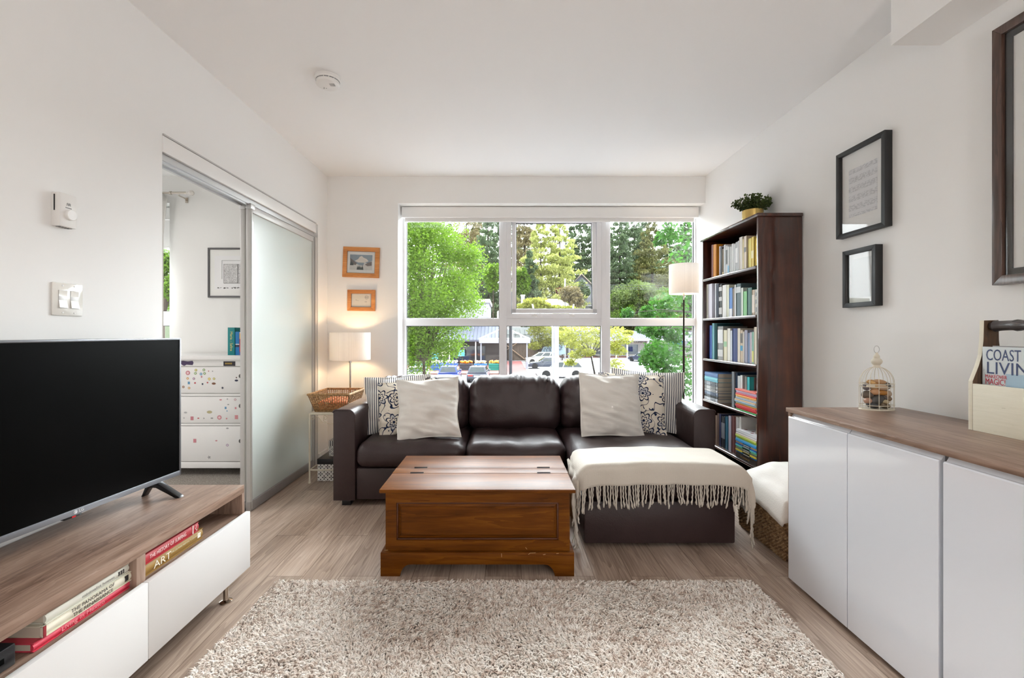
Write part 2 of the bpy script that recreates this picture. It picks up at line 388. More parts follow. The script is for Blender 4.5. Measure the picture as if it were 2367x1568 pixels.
    M['needle_light'] = leafm('sunlit_cedar_sprays', (136, 148, 80), (190, 194, 118), .3)
    M['needle_tan'] = leafm('tan_fir_sprays', (96, 91, 62), (141, 129, 91), .25)
    M['leaf_red'] = leafm('red_maple_leaves', (95, 29, 33), (138, 52, 52))
    M['leaf_pot'] = leafm('small_waxy_leaves', (34, 48, 24), (96, 112, 60), .2)
    M['bark'] = plain('grey_brown_bark', (74, 62, 52), .9, var=.3)
    M['barkdark'] = plain('dark_bark', (48, 42, 36), .9, var=.3)
mk()
# ------------------------------------------------------------------ the room shell
H = 2.683; XL = -1.685; XR = 1.912; YF = 4.33; YO = 4.62       # ceiling, left wall, right wall, window wall and its outer face
DY0, DY1, DZ = 2.241, 4.113, 2.171                              # doorway in the left wall
def wallbox(name, boxes, mat='wall'):
    mb = MB()
    for a, b in boxes: mb.box(a, b)
    return struct(mb.build(name, M[mat], smooth=0))
wallbox('floor', [((XL-.06, -2.6, -.06), (XR, YO, 0))], 'floor')
wallbox('floor_bedroom', [((-5, 1.2, -.06), (XL-.06, YO, -.002))], 'carpet')
wallbox('ceiling', [((-5.15, -2.75, H), (XR+.15, YO+.1, H+.12))], 'ceiling')
wallbox('wall_left', [((XL-.13, -2.6, 0), (XL, DY0, H)), ((XL-.13, DY0, DZ), (XL, DY1, H)), ((XL-.13, DY1, 0), (XL, YF, H))])
wallbox('wall_right', [((XR, -2.6, 0), (XR+.15, YO, H))])
wallbox('wall_back', [((-5.15, -2.75, 0), (XR+.15, -2.6, H))])
WX0, WZ0, WZ1 = -1.0125, .38, 2.428
wallbox('wall_far', [((XL-.13, YF, 0), (WX0, YO, H)), ((WX0, YF, WZ1), (XR, YO, H)), ((WX0, YF, 0), (XR, YO, WZ0))])
BX0, BX1, BZ0, BZ1 = -4.7, -3.186, .80, 2.43
wallbox('wall_bedroom_far', [((-5, YF, 0), (BX0, YO, H)), ((BX1, YF, 0), (XL-.13, YO, H)), ((BX0, YF, 0), (BX1, YO, BZ0)), ((BX0, YF, BZ1), (BX1, YO, H))])
wallbox('wall_bedroom_left', [((-5.15, 1.05, 0), (-5, YO, H))])
wallbox('wall_bedroom_near', [((-5, 1.05, 0), (XL-.13, 1.2, H))])
wallbox('ceiling_bulkhead', [((1.697, -2.6, 2.455), (XR, 1.997, H))])
wallbox('baseboard_far', [((XL, YF-.014, 0), (XR, YF, .10))], 'trim')
wallbox('baseboard_left', [((XL, -2.6, 0), (XL+.014, DY0, .10)), ((XL, DY1, 0), (XL+.014, YF, .10))], 'trim')
wallbox('baseboard_right', [((XR-.014, -2.6, 0), (XR, YF, .10))], 'trim')

def window(name, x0, x1, z0, z1, Y, mulls, tr, vent=None):
    """vinyl window; mulls are (x0, x1) posts, tr is the rail's (z0, z1)"""
    w = struct(thing(name, ((x0+x1)/2, Y, z0), None, None))
    f = MB(); a = .028
    f.box((x0, Y, z0), (x0+a, Y+.07, z1)); f.box((x1-a*.4, Y, z0), (x1, Y+.07, z1)); f.box((x0, Y, z0), (x1, Y+.07, z0+.05)); f.box((x0, Y, z1-.04), (x1, Y+.07, z1))
    f.build('window_frame', M['vinyl'], w)
    for m0, m1 in mulls:
        m = MB(); m.box((m0, Y-.012, z0), (m1, Y+.07, z1), .003)
        m.box(((m0+m1)/2-.002, Y-.014, z0), ((m0+m1)/2+.002, Y-.01, z1)); m.build('mullion', M['vinyl'], w)
    m = MB(); m.box((x0+a, Y-.004, tr[0]), (x1-a*.4, Y+.07, tr[1]), .003); m.build('transom', M['vinyl'], w)
    edges = [x0+a]+[e for mm in mulls for e in mm]+[x1-a*.4]
    for i in range(0, len(edges), 2):
        e0, e1 = edges[i], edges[i+1]
        for lo, hi in ((z0+.05, tr[0]), (tr[1], z1-.04)):
            if vent and i == vent['bay'] and lo == tr[1]: continue
            g = MB(); g.box((e0, Y+.045, lo), (e1, Y+.050, hi)); g.build('glass', M['glass'], w)
            b = MB(); t = .005
            for q in (((e0, Y+.034, lo), (e0+t, Y+.045, hi)), ((e1-t, Y+.034, lo), (e1, Y+.045, hi)), ((e0, Y+.034, lo), (e1, Y+.045, lo+t)), ((e0, Y+.034, hi-t), (e1, Y+.045, hi))): b.box(*q)
            b.build('glazing_bead', M['gasket'], w)
    if vent:
        e0, e1 = edges[vent['bay']], edges[vent['bay']+1]; lo, hi = tr[1], z1-.04
        m = MB(); k = .048
        m.prism([(e0, lo), (e0+k, lo+k*.9), (e0+k, hi), (e0, hi)], 'y', Y-.008, Y+.06); m.prism([(e1, lo), (e1, hi), (e1-k, hi), (e1-k, lo+k*.9)], 'y', Y-.008, Y+.06)
        m.prism([(e0, lo), (e1, lo), (e1-k, lo+k*.9), (e0+k, lo+k*.9)], 'y', Y-.008, Y+.06); m.box((e0+k, Y-.008, hi-.05), (e1-k, Y+.06, hi))
        m.build('vent_frame', M['vinyl'], w)
        s0, s1, q0, q1 = e0+k+.004, e1-k-.004, lo+k*.9+.004, hi-.054
        T = Matrix.Translation((0, Y+.03, q1)) @ Matrix.Rotation(R(-3.2), 4, 'X') @ Matrix.Translation((0, -Y-.03, -q1))
        b = .042; m = MB()
        for q in (((s0, Y+.005, q0), (s0+b, Y+.055, q1)), ((s1-b, Y+.005, q0), (s1, Y+.055, q1)), ((s0, Y+.005, q0), (s1, Y+.055, q0+b)), ((s0, Y+.005, q1-b), (s1, Y+.055, q1))): m.box(*q, .003, M=T)
        so = m.build('vent_sash', M['vinyl'], w)
        m = MB(); m.box((s0+b, Y+.034, q0+b), (s1-b, Y+.039, q1-b), M=T); m.build('sash_glass', M['glass'], so)
        m = MB()
        for q in (((s0+b, Y+.022, q0+b), (s0+b+.006, Y+.033, q1-b)), ((s1-b-.006, Y+.022, q0+b), (s1-b, Y+.033, q1-b)), ((s0+b, Y+.022, q0+b), (s1-b, Y+.033, q0+b+.006)), ((s0+b, Y+.022, q1-b-.006), (s1-b, Y+.033, q1-b))): m.box(*q, M=T)
        m.build('sash_gasket', M['gasket'], so)
        for px, s in ((1236, -1), (1322, 1)):
            x, _, z = at(px, 726, Y); h = MB()
            h.box((x-.028, Y-.02, z-.028), (x+.028, Y+.004, z-.012), .004); h.box((x-.02, Y-.012, z-.012), (x+.02, Y+.01, z), .004)
            h.tube([(x, Y-.004, z-.004), (x+s*.022, Y+.03, z+.10)], .008, 6)
            h.build('vent_strut', M['plastic'], w)
    return w
Y2 = 4.54
window('window_1', WX0, XR, WZ0, WZ1, Y2, [(-.052, .0216), (.967, 1.053)], (1.264, 1.340), dict(bay=2))
window('window_2', BX0, BX1, BZ0, BZ1, Y2, [(-4.0, -3.94)], (1.267, 1.407))

def roller_blind(x0, x1, z0, z1, drop, y, label):
    t = thing('roller_blind', ((x0+x1)/2, y, z1), label, 'blind')
    m = MB(); m.box((x0, y, z0), (x1, y+.07, z1), .004); m.box((x0, y-.003, z0), (x1, y, z0+.006)); m.build('cassette', M['trim'], t)
    m = MB(); m.box((x0+.025, y+.03, drop+.012), (x1-.035, y+.033, z0)); m.build('fabric', M['blind'], t)
    m = MB(); m.box((x0+.025, y+.024, drop), (x1-.035, y+.039, drop+.014), .003); m.build('hem_bar', M['trim'], t)
roller_blind(-1.0, 1.893, 2.321, 2.422, 2.281, 4.43, 'white roller blind rolled up in the box above the large living room window')
roller_blind(BX0+.01, BX1-.005, 2.30, 2.42, 2.02, 4.44, 'white roller blind half lowered over the narrow strip of bedroom window')

# ------------------------------------------------------------------ sliding glass door with its track
d = thing('door_track', (XL, 3.15, DZ), 'white and aluminium sliding door track across the top of the doorway', 'door track')
m = MB(); m.box((XL-.012, DY0, 2.085), (XL+.006, 4.058, 2.166), .002); m.build('pelmet', M['trim'], d)
m = MB(); m.box((XL-.105, DY0, 2.052), (XL-.012, 4.058, 2.112)); m.box((XL-.03, DY0, 2.042), (XL-.022, 4.058, 2.056)); m.box((XL-.075, DY0, 2.042), (XL-.067, 4.058, 2.056)); m.build('rail', M['alu'], d)
m = MB(); m.box((XL, DY0, 2.168), (XL+.008, 4.06, 2.176)); m.build('shadow_strip', M['alu2'], d)
def slide(name_y0, name_y1, x, label):
    t = thing('door_panel', (x, (name_y0+name_y1)/2, .006), label, 'sliding door')
    y0, y1 = name_y0, name_y1; sw = .026
    for q in ((y0, y0+sw), (y1-sw, y1)):
        m = MB(); m.box((x-.032, q[0], .006), (x, q[1], 2.045), .004); m.box((x-.002, q[0]+.006, .02), (x+.004, q[0]+.012, 2.03)); m.build('stile', M['alu2'], t)
    m = MB(); m.box((x-.0335, y0-.001, .005), (x+.0015, y1+.001, .066), .002); m.build('bottom_rail', plain('dull_grey_metal', (150, 146, 144), .45, metal=.2), t)
    m = MB(); m.box((x-.032, y0+sw, 2.0), (x+.001, y1-sw, 2.045), .002); m.build('top_rail', M['alu2'], t)
    m = MB(); m.box((x-.035, y0-.004, 2.022), (x+.0035, y0+.05, 2.058), .002); m.build('roller_block', M['alu'], t)
    m = MB(); m.box((x-.02, y0+sw-.004, .06), (x-.012, y1-sw+.004, 2.005)); m.build('glass_panel', M['frost'], t, label='frosted glass')
slide(3.03, 4.045, XL-.004, 'frosted glass sliding door in front, facing the sofa')
slide(3.04, 4.06, XL-.05, 'second sliding door stacked just behind the frosted one, on the bedroom side')
m = MB(); m.box((XL-.10, 4.062, .002), (XL-.004, DY1, 2.05)); tag(m.build('door_jamb', M['alu2']), kind='structure')

# ------------------------------------------------------------------ on the left wall
t = thing('thermostat', (XL, 1.722, 1.593), 'white wall thermostat with a round dial above the light switches', 'thermostat')
m = MB(); m.box((XL, 1.690, 1.593), (XL+.034, 1.757, 1.718), .003)
m.build('case', M['plastic'], t)
m = MB(); m.box((XL+.012, 1.6885, 1.65), (XL+.016, 1.6905, 1.71)); m.build('scale_slot', M['black'], t)
m = MB(); m.lathe([(.0205, 0), (.0205, .009), (.0185, .011)], (XL+.034, 1.728, 1.640), 28, M=Matrix.Rotation(R(90), 4, 'Y')); m.build('dial', M['plastic'], t)
m = MB()
for i in range(5): m.box((XL+.008, 1.70+i*.011, 1.5915), (XL+.024, 1.705+i*.011, 1.5932))
m.build('vent_slots', M['greyplastic'], t)
m = MB()
for k in range(2): m.tube([(XL+.0345, 1.716+.004*i, 1.674+k*.005+(.005 if i % 2 else 0)) for i in range(5)], .0008, 5)
m.box((XL+.0338, 1.712, 1.664), (XL+.0346, 1.736, 1.667)); m.build('emblem', M['greyplastic'], t)
t = thing('light_switch', (XL, 1.751, 1.259), 'ivory double rocker light switch plate below the thermostat', 'light switch')
m = MB(); m.prism([(1.690, 1.259), (1.8125, 1.259), (1.8125, 1.384), (1.690, 1.384)], 'x', XL, XL+.007, .0035); m.build('cover_plate', M['glossplastic'], t)
for y in (1.729, 1.776):
    m = MB(); m.box((XL+.006, y-.0175, 1.287), (XL+.0082, y+.0175, 1.356), .001); m.build('rocker_frame', M['alu2'], t)
    m = MB(); m.prism([(XL+.006, 1.289), (XL+.0125, 1.289), (XL+.0075, 1.322), (XL+.0095, 1.354), (XL+.006, 1.354)], 'y', y-.016, y+.016); m.build('rocker', M['glossplastic'], t)
    for z in (1.270, 1.373): m = MB(); m.lathe([(.0032, 0), (.003, .001)], (XL+.007, y, z), 10, M=Matrix.Rotation(R(90), 4, 'Y')); m.build('screw', M['alu2'], t)
# smoke detector
sx, sy = -1.03, 2.655
t = thing('smoke_detector', (sx, sy, H), 'round white smoke detector on the ceiling', 'smoke detector')
m = MB(); m.lathe([(.073, 0), (.073, -.012), (.068, -.016), (.066, -.022)], (sx, sy, H), 40); m.build('base_ring', M['plastic'], t)
m = MB()
for i in range(14):
    w = 2*math.pi*i/14; ca, sa = math.cos(w), math.sin(w)
    m.box((-.012, -.0035, -.0265), (.012, .0035, -.0215), M=Matrix.Translation((sx+.0625*ca, sy+.0625*sa, H)) @ Matrix.Rotation(w+math.pi/2, 4, 'Z'))
m.build('vent_slots', M['greyplastic'], t)
m = MB(); m.lathe([(.064, -.021), (.0655, -.027), (.0655, -.043), (.058, -.049), (0.001, -.051)], (sx, sy, H), 40); m.build('cover', M['plastic'], t)
m = MB()
for i in range(5):
    for j in range(5): m.box((sx+.018+i*.006, sy-.028+j*.006, H-.0512), (sx+.021+i*.006, sy-.025+j*.006, H-.0485))
for q in ((-.03, .012), (-.02, .02), (-.034, .022)): m.box((sx+q[0], sy+q[1], H-.0512), (sx+q[0]+.005, sy+q[1]+.004, H-.048))
m.build('grille_pattern', M['greyplastic'], t)

# ------------------------------------------------------------------ pictures
def frame_bars(m, w, h, b, d):
    x, z = w/2, h/2                                  # four mitred bars
    for q in ([(-x, -z), (x, -z), (x-b, -z+b), (-x+b, -z+b)], [(-x, z), (-x+b, z-b), (x-b, z-b), (x, z)], [(-x, -z), (-x+b, -z+b), (-x+b, z-b), (-x, z)], [(x, -z), (x, z), (x-b, z-b), (x-b, -z+b)]): m.prism(q, 'y', d, 0, .0012)
def picture(name, loc, rz, w, h, b, d, fm, label, matw=0, inner=None, glass=True, roll=0, cat='picture'):
    """frame built with its back on y = 0 and its face towards local -y, then turned by rz"""
    t = thing(name, loc, label, cat); t.rotation_euler = (0, R(roll), R(rz))
    k = MB(); frame_bars(k, w, h, b, -d)
    k.build('frame', fm, t, world=False)
    k = MB(); k.box((-w/2+b*.6, -d*.45, -h/2+b*.6), (w/2-b*.6, -.002, h/2-b*.6)); k.build('mat_board', M['mat'], t, world=False)
    if inner: inner(t, -d*.45-.0012)
    if glass: k = MB(); k.box((-w/2+b*.7, -d*.72-.001, -h/2+b*.7), (w/2-b*.7, -d*.72, h/2-b*.7)); k.build('glass', M['picglass'], t, world=False)
    return t
def rect(t, name, mat, x0, z0, x1, z1, y): k = MB(); k.box((x0, y, z0), (x1, y+.0012, z1)); return k.build(name, mat, t, world=False)
# small oak frame with a snowy mountain view
def inlay(m, w, h, b, y):
    n = int(w/.012)
    for i in range(n):
        x = -w/2+(i+.25)*w/n
        for z in (-h/2, h/2): m.box((x, y, z-.002), (x+w/n*.5, y+.002, z+.002))
    n = int(h/.012)
    for i in range(n):
        z = -h/2+(i+.25)*h/n
        for x in (-w/2, w/2): m.box((x-.002, y, z), (x+.002, y+.002, z+h/n*.5))
def mountain(t, y):
    m = MB(); inlay(m, .262, .204, 0, -.0195); m.build('inlay', M['blackwood'], t, world=False)
    p = rect(t, 'print', plain('pale_sky_print', (132, 150, 164), .7), -.108, -.072, .104, .072, y)
    k = MB(); k.prism([(-.108, -.072), (.104, -.072), (.104, .02), (.06, -.008), (.03, .004), (.02, -.03), (-.02, -.026), (-.05, -.012), (-.108, .03)], 'y', y-.0008, y); k.build('valley', plain('print_snow', (206, 206, 204), .8), p, world=False)
    k = MB(); k.prism([(-.062, .012), (-.03, .03), (-.016, .052), (.004, .062), (.02, .046), (.05, .034), (.07, .012), (.03, -.002), (-.03, -.002)], 'y', y-.0010, y-.0002); k.build('peak', plain('print_peak', (222, 216, 208), .8), p, world=False)
    k = MB(); k.prism([(-.106, .04), (-.075, .018), (-.04, -.012), (-.055, -.028), (-.1, -.01)], 'y', y-.0014, y-.0004); k.build('slope', plain('print_rock', (112, 104, 104), .8), p, world=False)
    k = MB(); k.prism([(.1, .012), (.06, -.004), (.036, -.02), (.06, -.034), (.1, -.028)], 'y', y-.0014, y-.0004); k.build('slope', plain('print_rock', (112, 104, 104), .8), p, world=False)
    k = MB(); r = random.Random(3)
    for i in range(9):
        x = -.035+i*.0065; hh = .03+r.random()*.025; k.prism([(x-.006, -.07), (x+.006, -.07), (x, -.07+hh)], 'y', y-.0018, y-.0006)
    for i in range(5):
        x = -.1+i*.006; k.prism([(x-.005, -.03), (x+.005, -.03), (x, .03-.006*i)], 'y', y-.0018, y-.0006)
    k.build('fir_print', plain('print_fir', (44, 56, 62), .8), p, world=False)
picture('picture', (-1.359, YF, 1.863), 0, .345, .287, .040, .022, M['oakframe'], 'oak framed snowy mountain print, the upper of two beside the window', inner=mountain, roll=2.0)
def envelope(t, y):
    m = MB(); inlay(m, .184, .126, 0, -.0195); m.build('inlay', M['blackwood'], t, world=False)
    p = rect(t, 'envelope', plain('old_envelope', (232, 222, 206), .8), -.086, -.058, .086, .058, y)
    k = MB()
    for rr in (.015, .018): k.tube([(.05+rr*math.cos(i*.3), y-.0008, .03+rr*math.sin(i*.3)) for i in range(21)], .0005, 4)
    for i in range(3): k.box((.034, y-.001, .024+i*.005), (.066, y, .0252+i*.005))
    k.box((.03, y-.001, -.015), (.052, y, -.012))
    for i in range(6): k.prism([(-.055+i*.004, .008-i*.002), (-.05+i*.005, .004-i*.002), (-.052+i*.004, .0)], 'y', y-.001, y)
    k.build('postmark_print', plain('faded_ink', (120, 112, 108), .8), p, world=False)
picture('picture', (-1.357, YF, 1.502), 0, .262, .200, .036, .022, M['oakframe'], 'small oak framed postmarked envelope hanging above the lit table lamp', inner=envelope, roll=.7)
# framed drawing in the bedroom
def drawing(t, y):
    ink = plain('pencil_grey', (120, 118, 118), .9); g = G('scribbled_foliage'); z = g.noise(g.coord((1, 1, 1)), 60, 5, .7, 1.5)
    sc = g.done(col=g.ramp(z.outputs[0], [(.44, c(226, 224, 224)), (.5, c(140, 138, 140)), (.56, c(228, 226, 226))]), rough=.9)
    p = rect(t, 'drawing', plain('drawing_paper', (236, 235, 236), .9), -.24, -.16, .24, .16, y)
    rect(p, 'window_view', sc, -.15, -.10, .19, .08, y-.001)
    k = MB()
    for x in (-.152, -.022, -.016, .19): k.box((x, y-.002, -.10), (x+.003, y, .082))
    k.box((-.17, y-.002, .115), (.22, y, .117)); k.box((-.17, y-.002, -.06), (-.168, y, .116)); k.box((-.152, y-.002, .08), (.19, y, .082)); k.box((-.152, y-.002, -.102), (.19, y, -.099))
    r = random.Random(2)
    for i in range(40):
        x = -.22+r.random()*.44; k.box((x, y-.002, -.152+r.random()*.012), (x+.012, y, -.150+r.random()*.014))
    k.build('pencil_line', ink, p, world=False)
picture('picture', (-2.512, YF, 1.765), 0, .60, .472, .016, .02, plain('grey_frame', (92, 90, 92), .5), 'grey framed line drawing of a window on the bedroom wall above the dresser', inner=drawing, glass=False)
# right wall
def sheet(t, y):
    g = G('music_page'); v = g.coord(); sp = g.n('SeparateXYZ', {0: v}); z = g.math('FRACT', g.math('MULTIPLY', sp.outputs[2], 20.0)); nz = g.noise(g.coord((60, 1, 140)), 1, 3, .7)
    band = g.math('MULTIPLY', g.math('LESS_THAN', z, .62), g.math('GREATER_THAN', nz.outputs[0], .5))
    st = g.math('MULTIPLY', g.math('LESS_THAN', g.math('FRACT', g.math('MULTIPLY', sp.outputs[2], 160.0)), .2), g.math('LESS_THAN', z, .5))
    k = g.math('MINIMUM', g.math('ADD', g.math('MULTIPLY', band, .35), g.math('MULTIPLY', st, .3)), 1.0)
    mm = g.done(col=g.mix(k, c(226, 226, 228), c(120, 122, 128)), rough=.9)
    rect(t, 'music_sheet', mm, -.095, -.135, .095, .125, y)
picture('picture', (XR, 2.407, 1.958), -90, .33, .474, .022, .039, M['blackwood'], 'black framed sheet of handwritten music, upper of the two frames on the white wall', inner=sheet)
def sheet2(t, y): rect(t, 'print', plain('soft_print', (214, 216, 214), .8), -.07, -.105, .07, .105, y)
picture('picture', (XR, 2.411, 1.487), -90, .224, .311, .024, .039, M['blackwood'], 'small black frame under the music sheet, reflecting the window', inner=sheet2)
def big(t, y):
    w, h = .8, .98
    m = MB()
    for a, b in (((-w/2+.028, -.022, -h/2+.028), (w/2-.028, -.01, -h/2+.058)), ((-w/2+.028, -.022, h/2-.058), (w/2-.028, -.01, h/2-.028)), ((-w/2+.028, -.022, -h/2+.028), (-w/2+.058, -.01, h/2-.028)), ((w/2-.058, -.022, -h/2+.028), (w/2-.028, -.01, h/2-.028))): m.box(a, b)
    m.build('black_slip', plain('black_slip', (16, 12, 10), .5), t, world=False, label='black inner border')
picture('picture', (XR, 1.352, 1.866), -90, .80, .98, .034, .036, M['brownframe'], 'large picture in a dark brown frame hanging above the wooden magazine box', inner=big)
# ------------------------------------------------------------------ books
_bk = {}
def bmat(rgb, rough=.5):
    k = (rgb, rough)
    if k not in _bk: _bk[k] = plain('book_cover', rgb, rough, var=.12)
    return _bk[k]
def book(c0, size, rgb, label, axis_up='z', spine='-x', group=None, cat='book', name='book', hard=True, ink=None, band=None):
    """a closed book as box c0..c0+size; axis_up is the height direction, the spine faces spine"""
    x, y, z = c0; dx, dy, dz = size
    t = thing(name, (x+dx/2, y+dy/2, z), label, cat, group)
    m = MB(); th = .0022 if hard else .0008
    e = .003 if hard else 0
    if spine == '-x' and axis_up == 'z':            # standing, spine to -x, thickness along y
        m.box((x, y, z), (x+dx, y+th, z+dz)); m.box((x, y+dy-th, z), (x+dx, y+dy, z+dz))
        n = 6; pr = [(x+.004-.004*math.sin(math.pi*i/n)*1.0, y+dy*i/n) for i in range(n+1)]
        m.prism(pr+[(x+.006, y+dy), (x+.006, y)], 'z', z, z+dz)
        p = ((x+.006, y+th, z+e), (x+dx-e, y+dy-th, z+dz-e))
    elif spine == '-x':                             # lying, spine to -x, thickness along z
        m.box((x, y, z), (x+dx, y+dy, z+th)); m.box((x, y, z+dz-th), (x+dx, y+dy, z+dz))
        n = 6; pr = [(x+.004-.004*math.sin(math.pi*i/n), z+dz*i/n) for i in range(n+1)]
        m.prism(pr+[(x+.006, z+dz), (x+.006, z)], 'y', y, y+dy)
        p = ((x+.006, y+e, z+th), (x+dx-e, y+dy-e, z+dz-th))
    elif spine == '+x':
        m.box((x, y, z), (x+dx, y+dy, z+th)); m.box((x, y, z+dz-th), (x+dx, y+dy, z+dz))
        n = 8; X = x+dx; pr = [(X-.007+.007*math.sin(math.pi*i/n), z+dz*i/n) for i in range(n+1)]
        m.prism(pr+[(X-.009, z+dz), (X-.009, z)], 'y', y, y+dy)
        p = ((x+e, y+e, z+th), (X-.009, y+dy-e, z+dz-th))
    elif spine == '-y':                             # standing, spine to -y, thickness along x
        m.box((x, y, z), (x+th, y+dy, z+dz)); m.box((x+dx-th, y, z), (x+dx, y+dy, z+dz)); m.box((x, y-.002, z), (x+dx, y+.004, z+dz), .001)
        p = ((x+th, y+.004, z+e), (x+dx-th, y+dy-e, z+dz-e))
    m.build('cover', bmat(rgb), t, smooth=50)
    k = MB(); k.box(*p); k.build('pages', M['paper'], t, smooth=0)
    if band:
        for f0, f1, col in band:                    # printed patches on the spine, f along the spine
            k = MB()
            if axis_up == 'z' and spine == '-x': k.box((x-.0007, y+dy*.06, z+dz*f0), (x+.002, y+dy*.94, z+dz*f1))
            elif axis_up == 'z': k.box((x+dx*.04, y-.0032, z+dz*f0), (x+dx*.96, y, z+dz*f1))
            else: k.box((x-.0012, y+dy*(1-f1), z+dz*.1), (x+.002, y+dy*(1-f0), z+dz*.9))
            k.build('spine_patch', bmat(col), t, smooth=0)
    return t

# ------------------------------------------------------------------ low TV bench
BX, BY0, BY1 = -1.221, .94, 2.137
t = thing('tv_bench', ((XL+BX)/2, 1.54, 0), 'low walnut TV bench with two white drawer fronts under the television', 'TV bench')
tvb = t
m = MB(); m.box((XL+.012, BY0, .443), (BX, BY1, .480), .0015); m.build('top', M['walnut'], t)
for y0, y1, nm in ((BY1-.02, BY1, 'side_panel'), (BY0, BY0+.02, 'side_panel'), (1.511, 1.549, 'divider')):
    m = MB(); m.box((XL+.012, y0, .10), (BX, y1, .443), .001); m.build(nm, M['walnutx'], t)
m = MB(); m.box((XL+.03, BY0+.02, .335), (BX-.012, BY1-.02, .350)); m.build('shelf', M['walnut'], t)
m = MB(); m.box((XL+.012, BY0+.02, .10), (XL+.026, BY1-.02, .443)); m.build('back_panel', M['walnutx'], t)
m = MB(); m.box((XL+.012, BY0+.02, .10), (BX-.005, BY1-.02, .118)); m.build('bottom_panel', M['walnut'], t)
for y0, y1 in ((1.5285, BY1+.001), (BY0, 1.5255)):
    m = MB(); m.box((BX+.007, y0, .096), (BX+.027, y1, .356), .0015); m.build('drawer', M['whitesatin'], t)
for x, y in ((BX-.015, 2.02), (BX-.015, 1.05), (XL+.06, 2.02), (XL+.06, 1.05)):
    m = MB(); m.lathe([(.026, 0), (.026, .004), (.018, .008), (.0115, .010), (.0115, .100)], (x, y, 0), 20); m.build('leg', M['chrome'], t)
def title(tb, s, size, col, loc, align='CENTER', sx=1.0, rough=.5):
    return text('spine_title', s, size, plain('spine_ink', col, rough), tb, loc, (0, 1, 0), (0, 0, 1), align, .0003, sx)
zs = .351
b = book((BX-.25, 1.552, zs), (.232, .318, .041), (158, 122, 60), 'thick gold art book lying under the red surfing book in the TV bench', 'x', '+x')
title(b, 'ART', .036, (236, 228, 210), (BX-.0178, 1.650, zs+.018), sx=1.25); title(b, 'OVER 2,500 WORKS FROM CAVE TO CONTEMPORARY', .0085, (226, 212, 176), (BX-.0178, 1.775, zs+.024), sx=.8)
k = MB(); k.box((BX-.0188, 1.838, zs+.012), (BX-.0176, 1.855, zs+.030)); k.build('publisher_mark', plain('white_ink', (240, 238, 230)), b)
b = book((BX-.245, 1.552, zs+.0415), (.229, .290, .036), (186, 58, 66), 'red surfing history book on top of the gold art book in the TV bench', 'x', '+x')
title(b, 'THE HISTORY OF SURFING', .019, (246, 226, 222), (BX-.0158, 1.678, zs+.0595), sx=.80)
k = MB(); k.box((BX-.0172, 1.806, zs+.042), (BX-.0156, 1.810, zs+.077)); k.tube([(BX-.0158, 1.826+.006*math.sin(i*.9)*(1-i*.06), zs+.046+i*.0022) for i in range(12)], .001, 5); k.build('spine_line', plain('white_ink', (240, 238, 230)), b)
b = book((BX-.25, 1.198, zs), (.232, .308, .022), (214, 62, 84), 'pink red book at the bottom of the stack of three in the TV bench', 'x', '+x')
title(b, 'Living in Mexico', .017, (240, 150, 156), (BX-.0178, 1.342, zs+.011), sx=1.25)
b = book((BX-.252, 1.222, zs+.0225), (.236, .287, .030), (226, 220, 200), 'cream book of renaissance art, middle of the stack of three in the TV bench', 'x', '+x', band=None)
title(b, 'THE PANORAMA OF', .0150, (84, 78, 70), (BX-.0157, 1.372, zs+.0452), sx=1.05); title(b, 'THE RENAISSANCE', .0150, (84, 78, 70), (BX-.0157, 1.372, zs+.0310), sx=1.05)
k = MB(); k.box((BX-.0172, 1.484, zs+.030), (BX-.0155, 1.497, zs+.047)); k.build('publisher_mark', bmat((40, 36, 34)), b)
k = MB(); k.box((BX-.0175, 1.2215, zs+.0225), (BX-.0158, 1.229, zs+.0525)); k.build('spine_patch', bmat((150, 40, 50)), b)
b = book((BX-.255, 1.232, zs+.053), (.236, .272, .027), (222, 220, 208), 'pale grey book of minimalist houses, topmost of the stack of three in the TV bench', 'x', '+x')
title(b, 'minimalist houses', .012, (150, 150, 146), (BX-.0187, 1.392, zs+.066), sx=1.3)
k = MB(); k.box((BX-.255, 1.2315, zs+.0785), (BX-.0225, 1.5045, zs+.0805)); k.build('jacket_back', bmat((36, 50, 84)), b, label='navy cover')
k = MB(); k.box((BX-.0202, 1.462, zs+.060), (BX-.0186, 1.468, zs+.072)); k.box((BX-.0202, 1.471, zs+.060), (BX-.0186, 1.477, zs+.072)); k.box((BX-.0202, 1.480, zs+.060), (BX-.0186, 1.484, zs+.072)); k.build('publisher_mark', bmat((70, 68, 66)), b)
t = thing('media_box', (BX-.12, 1.06, zs), 'small matte black set-top box on the TV bench shelf beside the books', 'media player')
m = MB(); m.box((BX-.22, .972, zs), (BX-.022, 1.158, zs+.055), .004); m.build('case', M['black'], t)
m = MB(); m.box((BX-.0225, 1.0, zs+.02), (BX-.021, 1.13, zs+.034)); m.build('display', M['screen'], t)

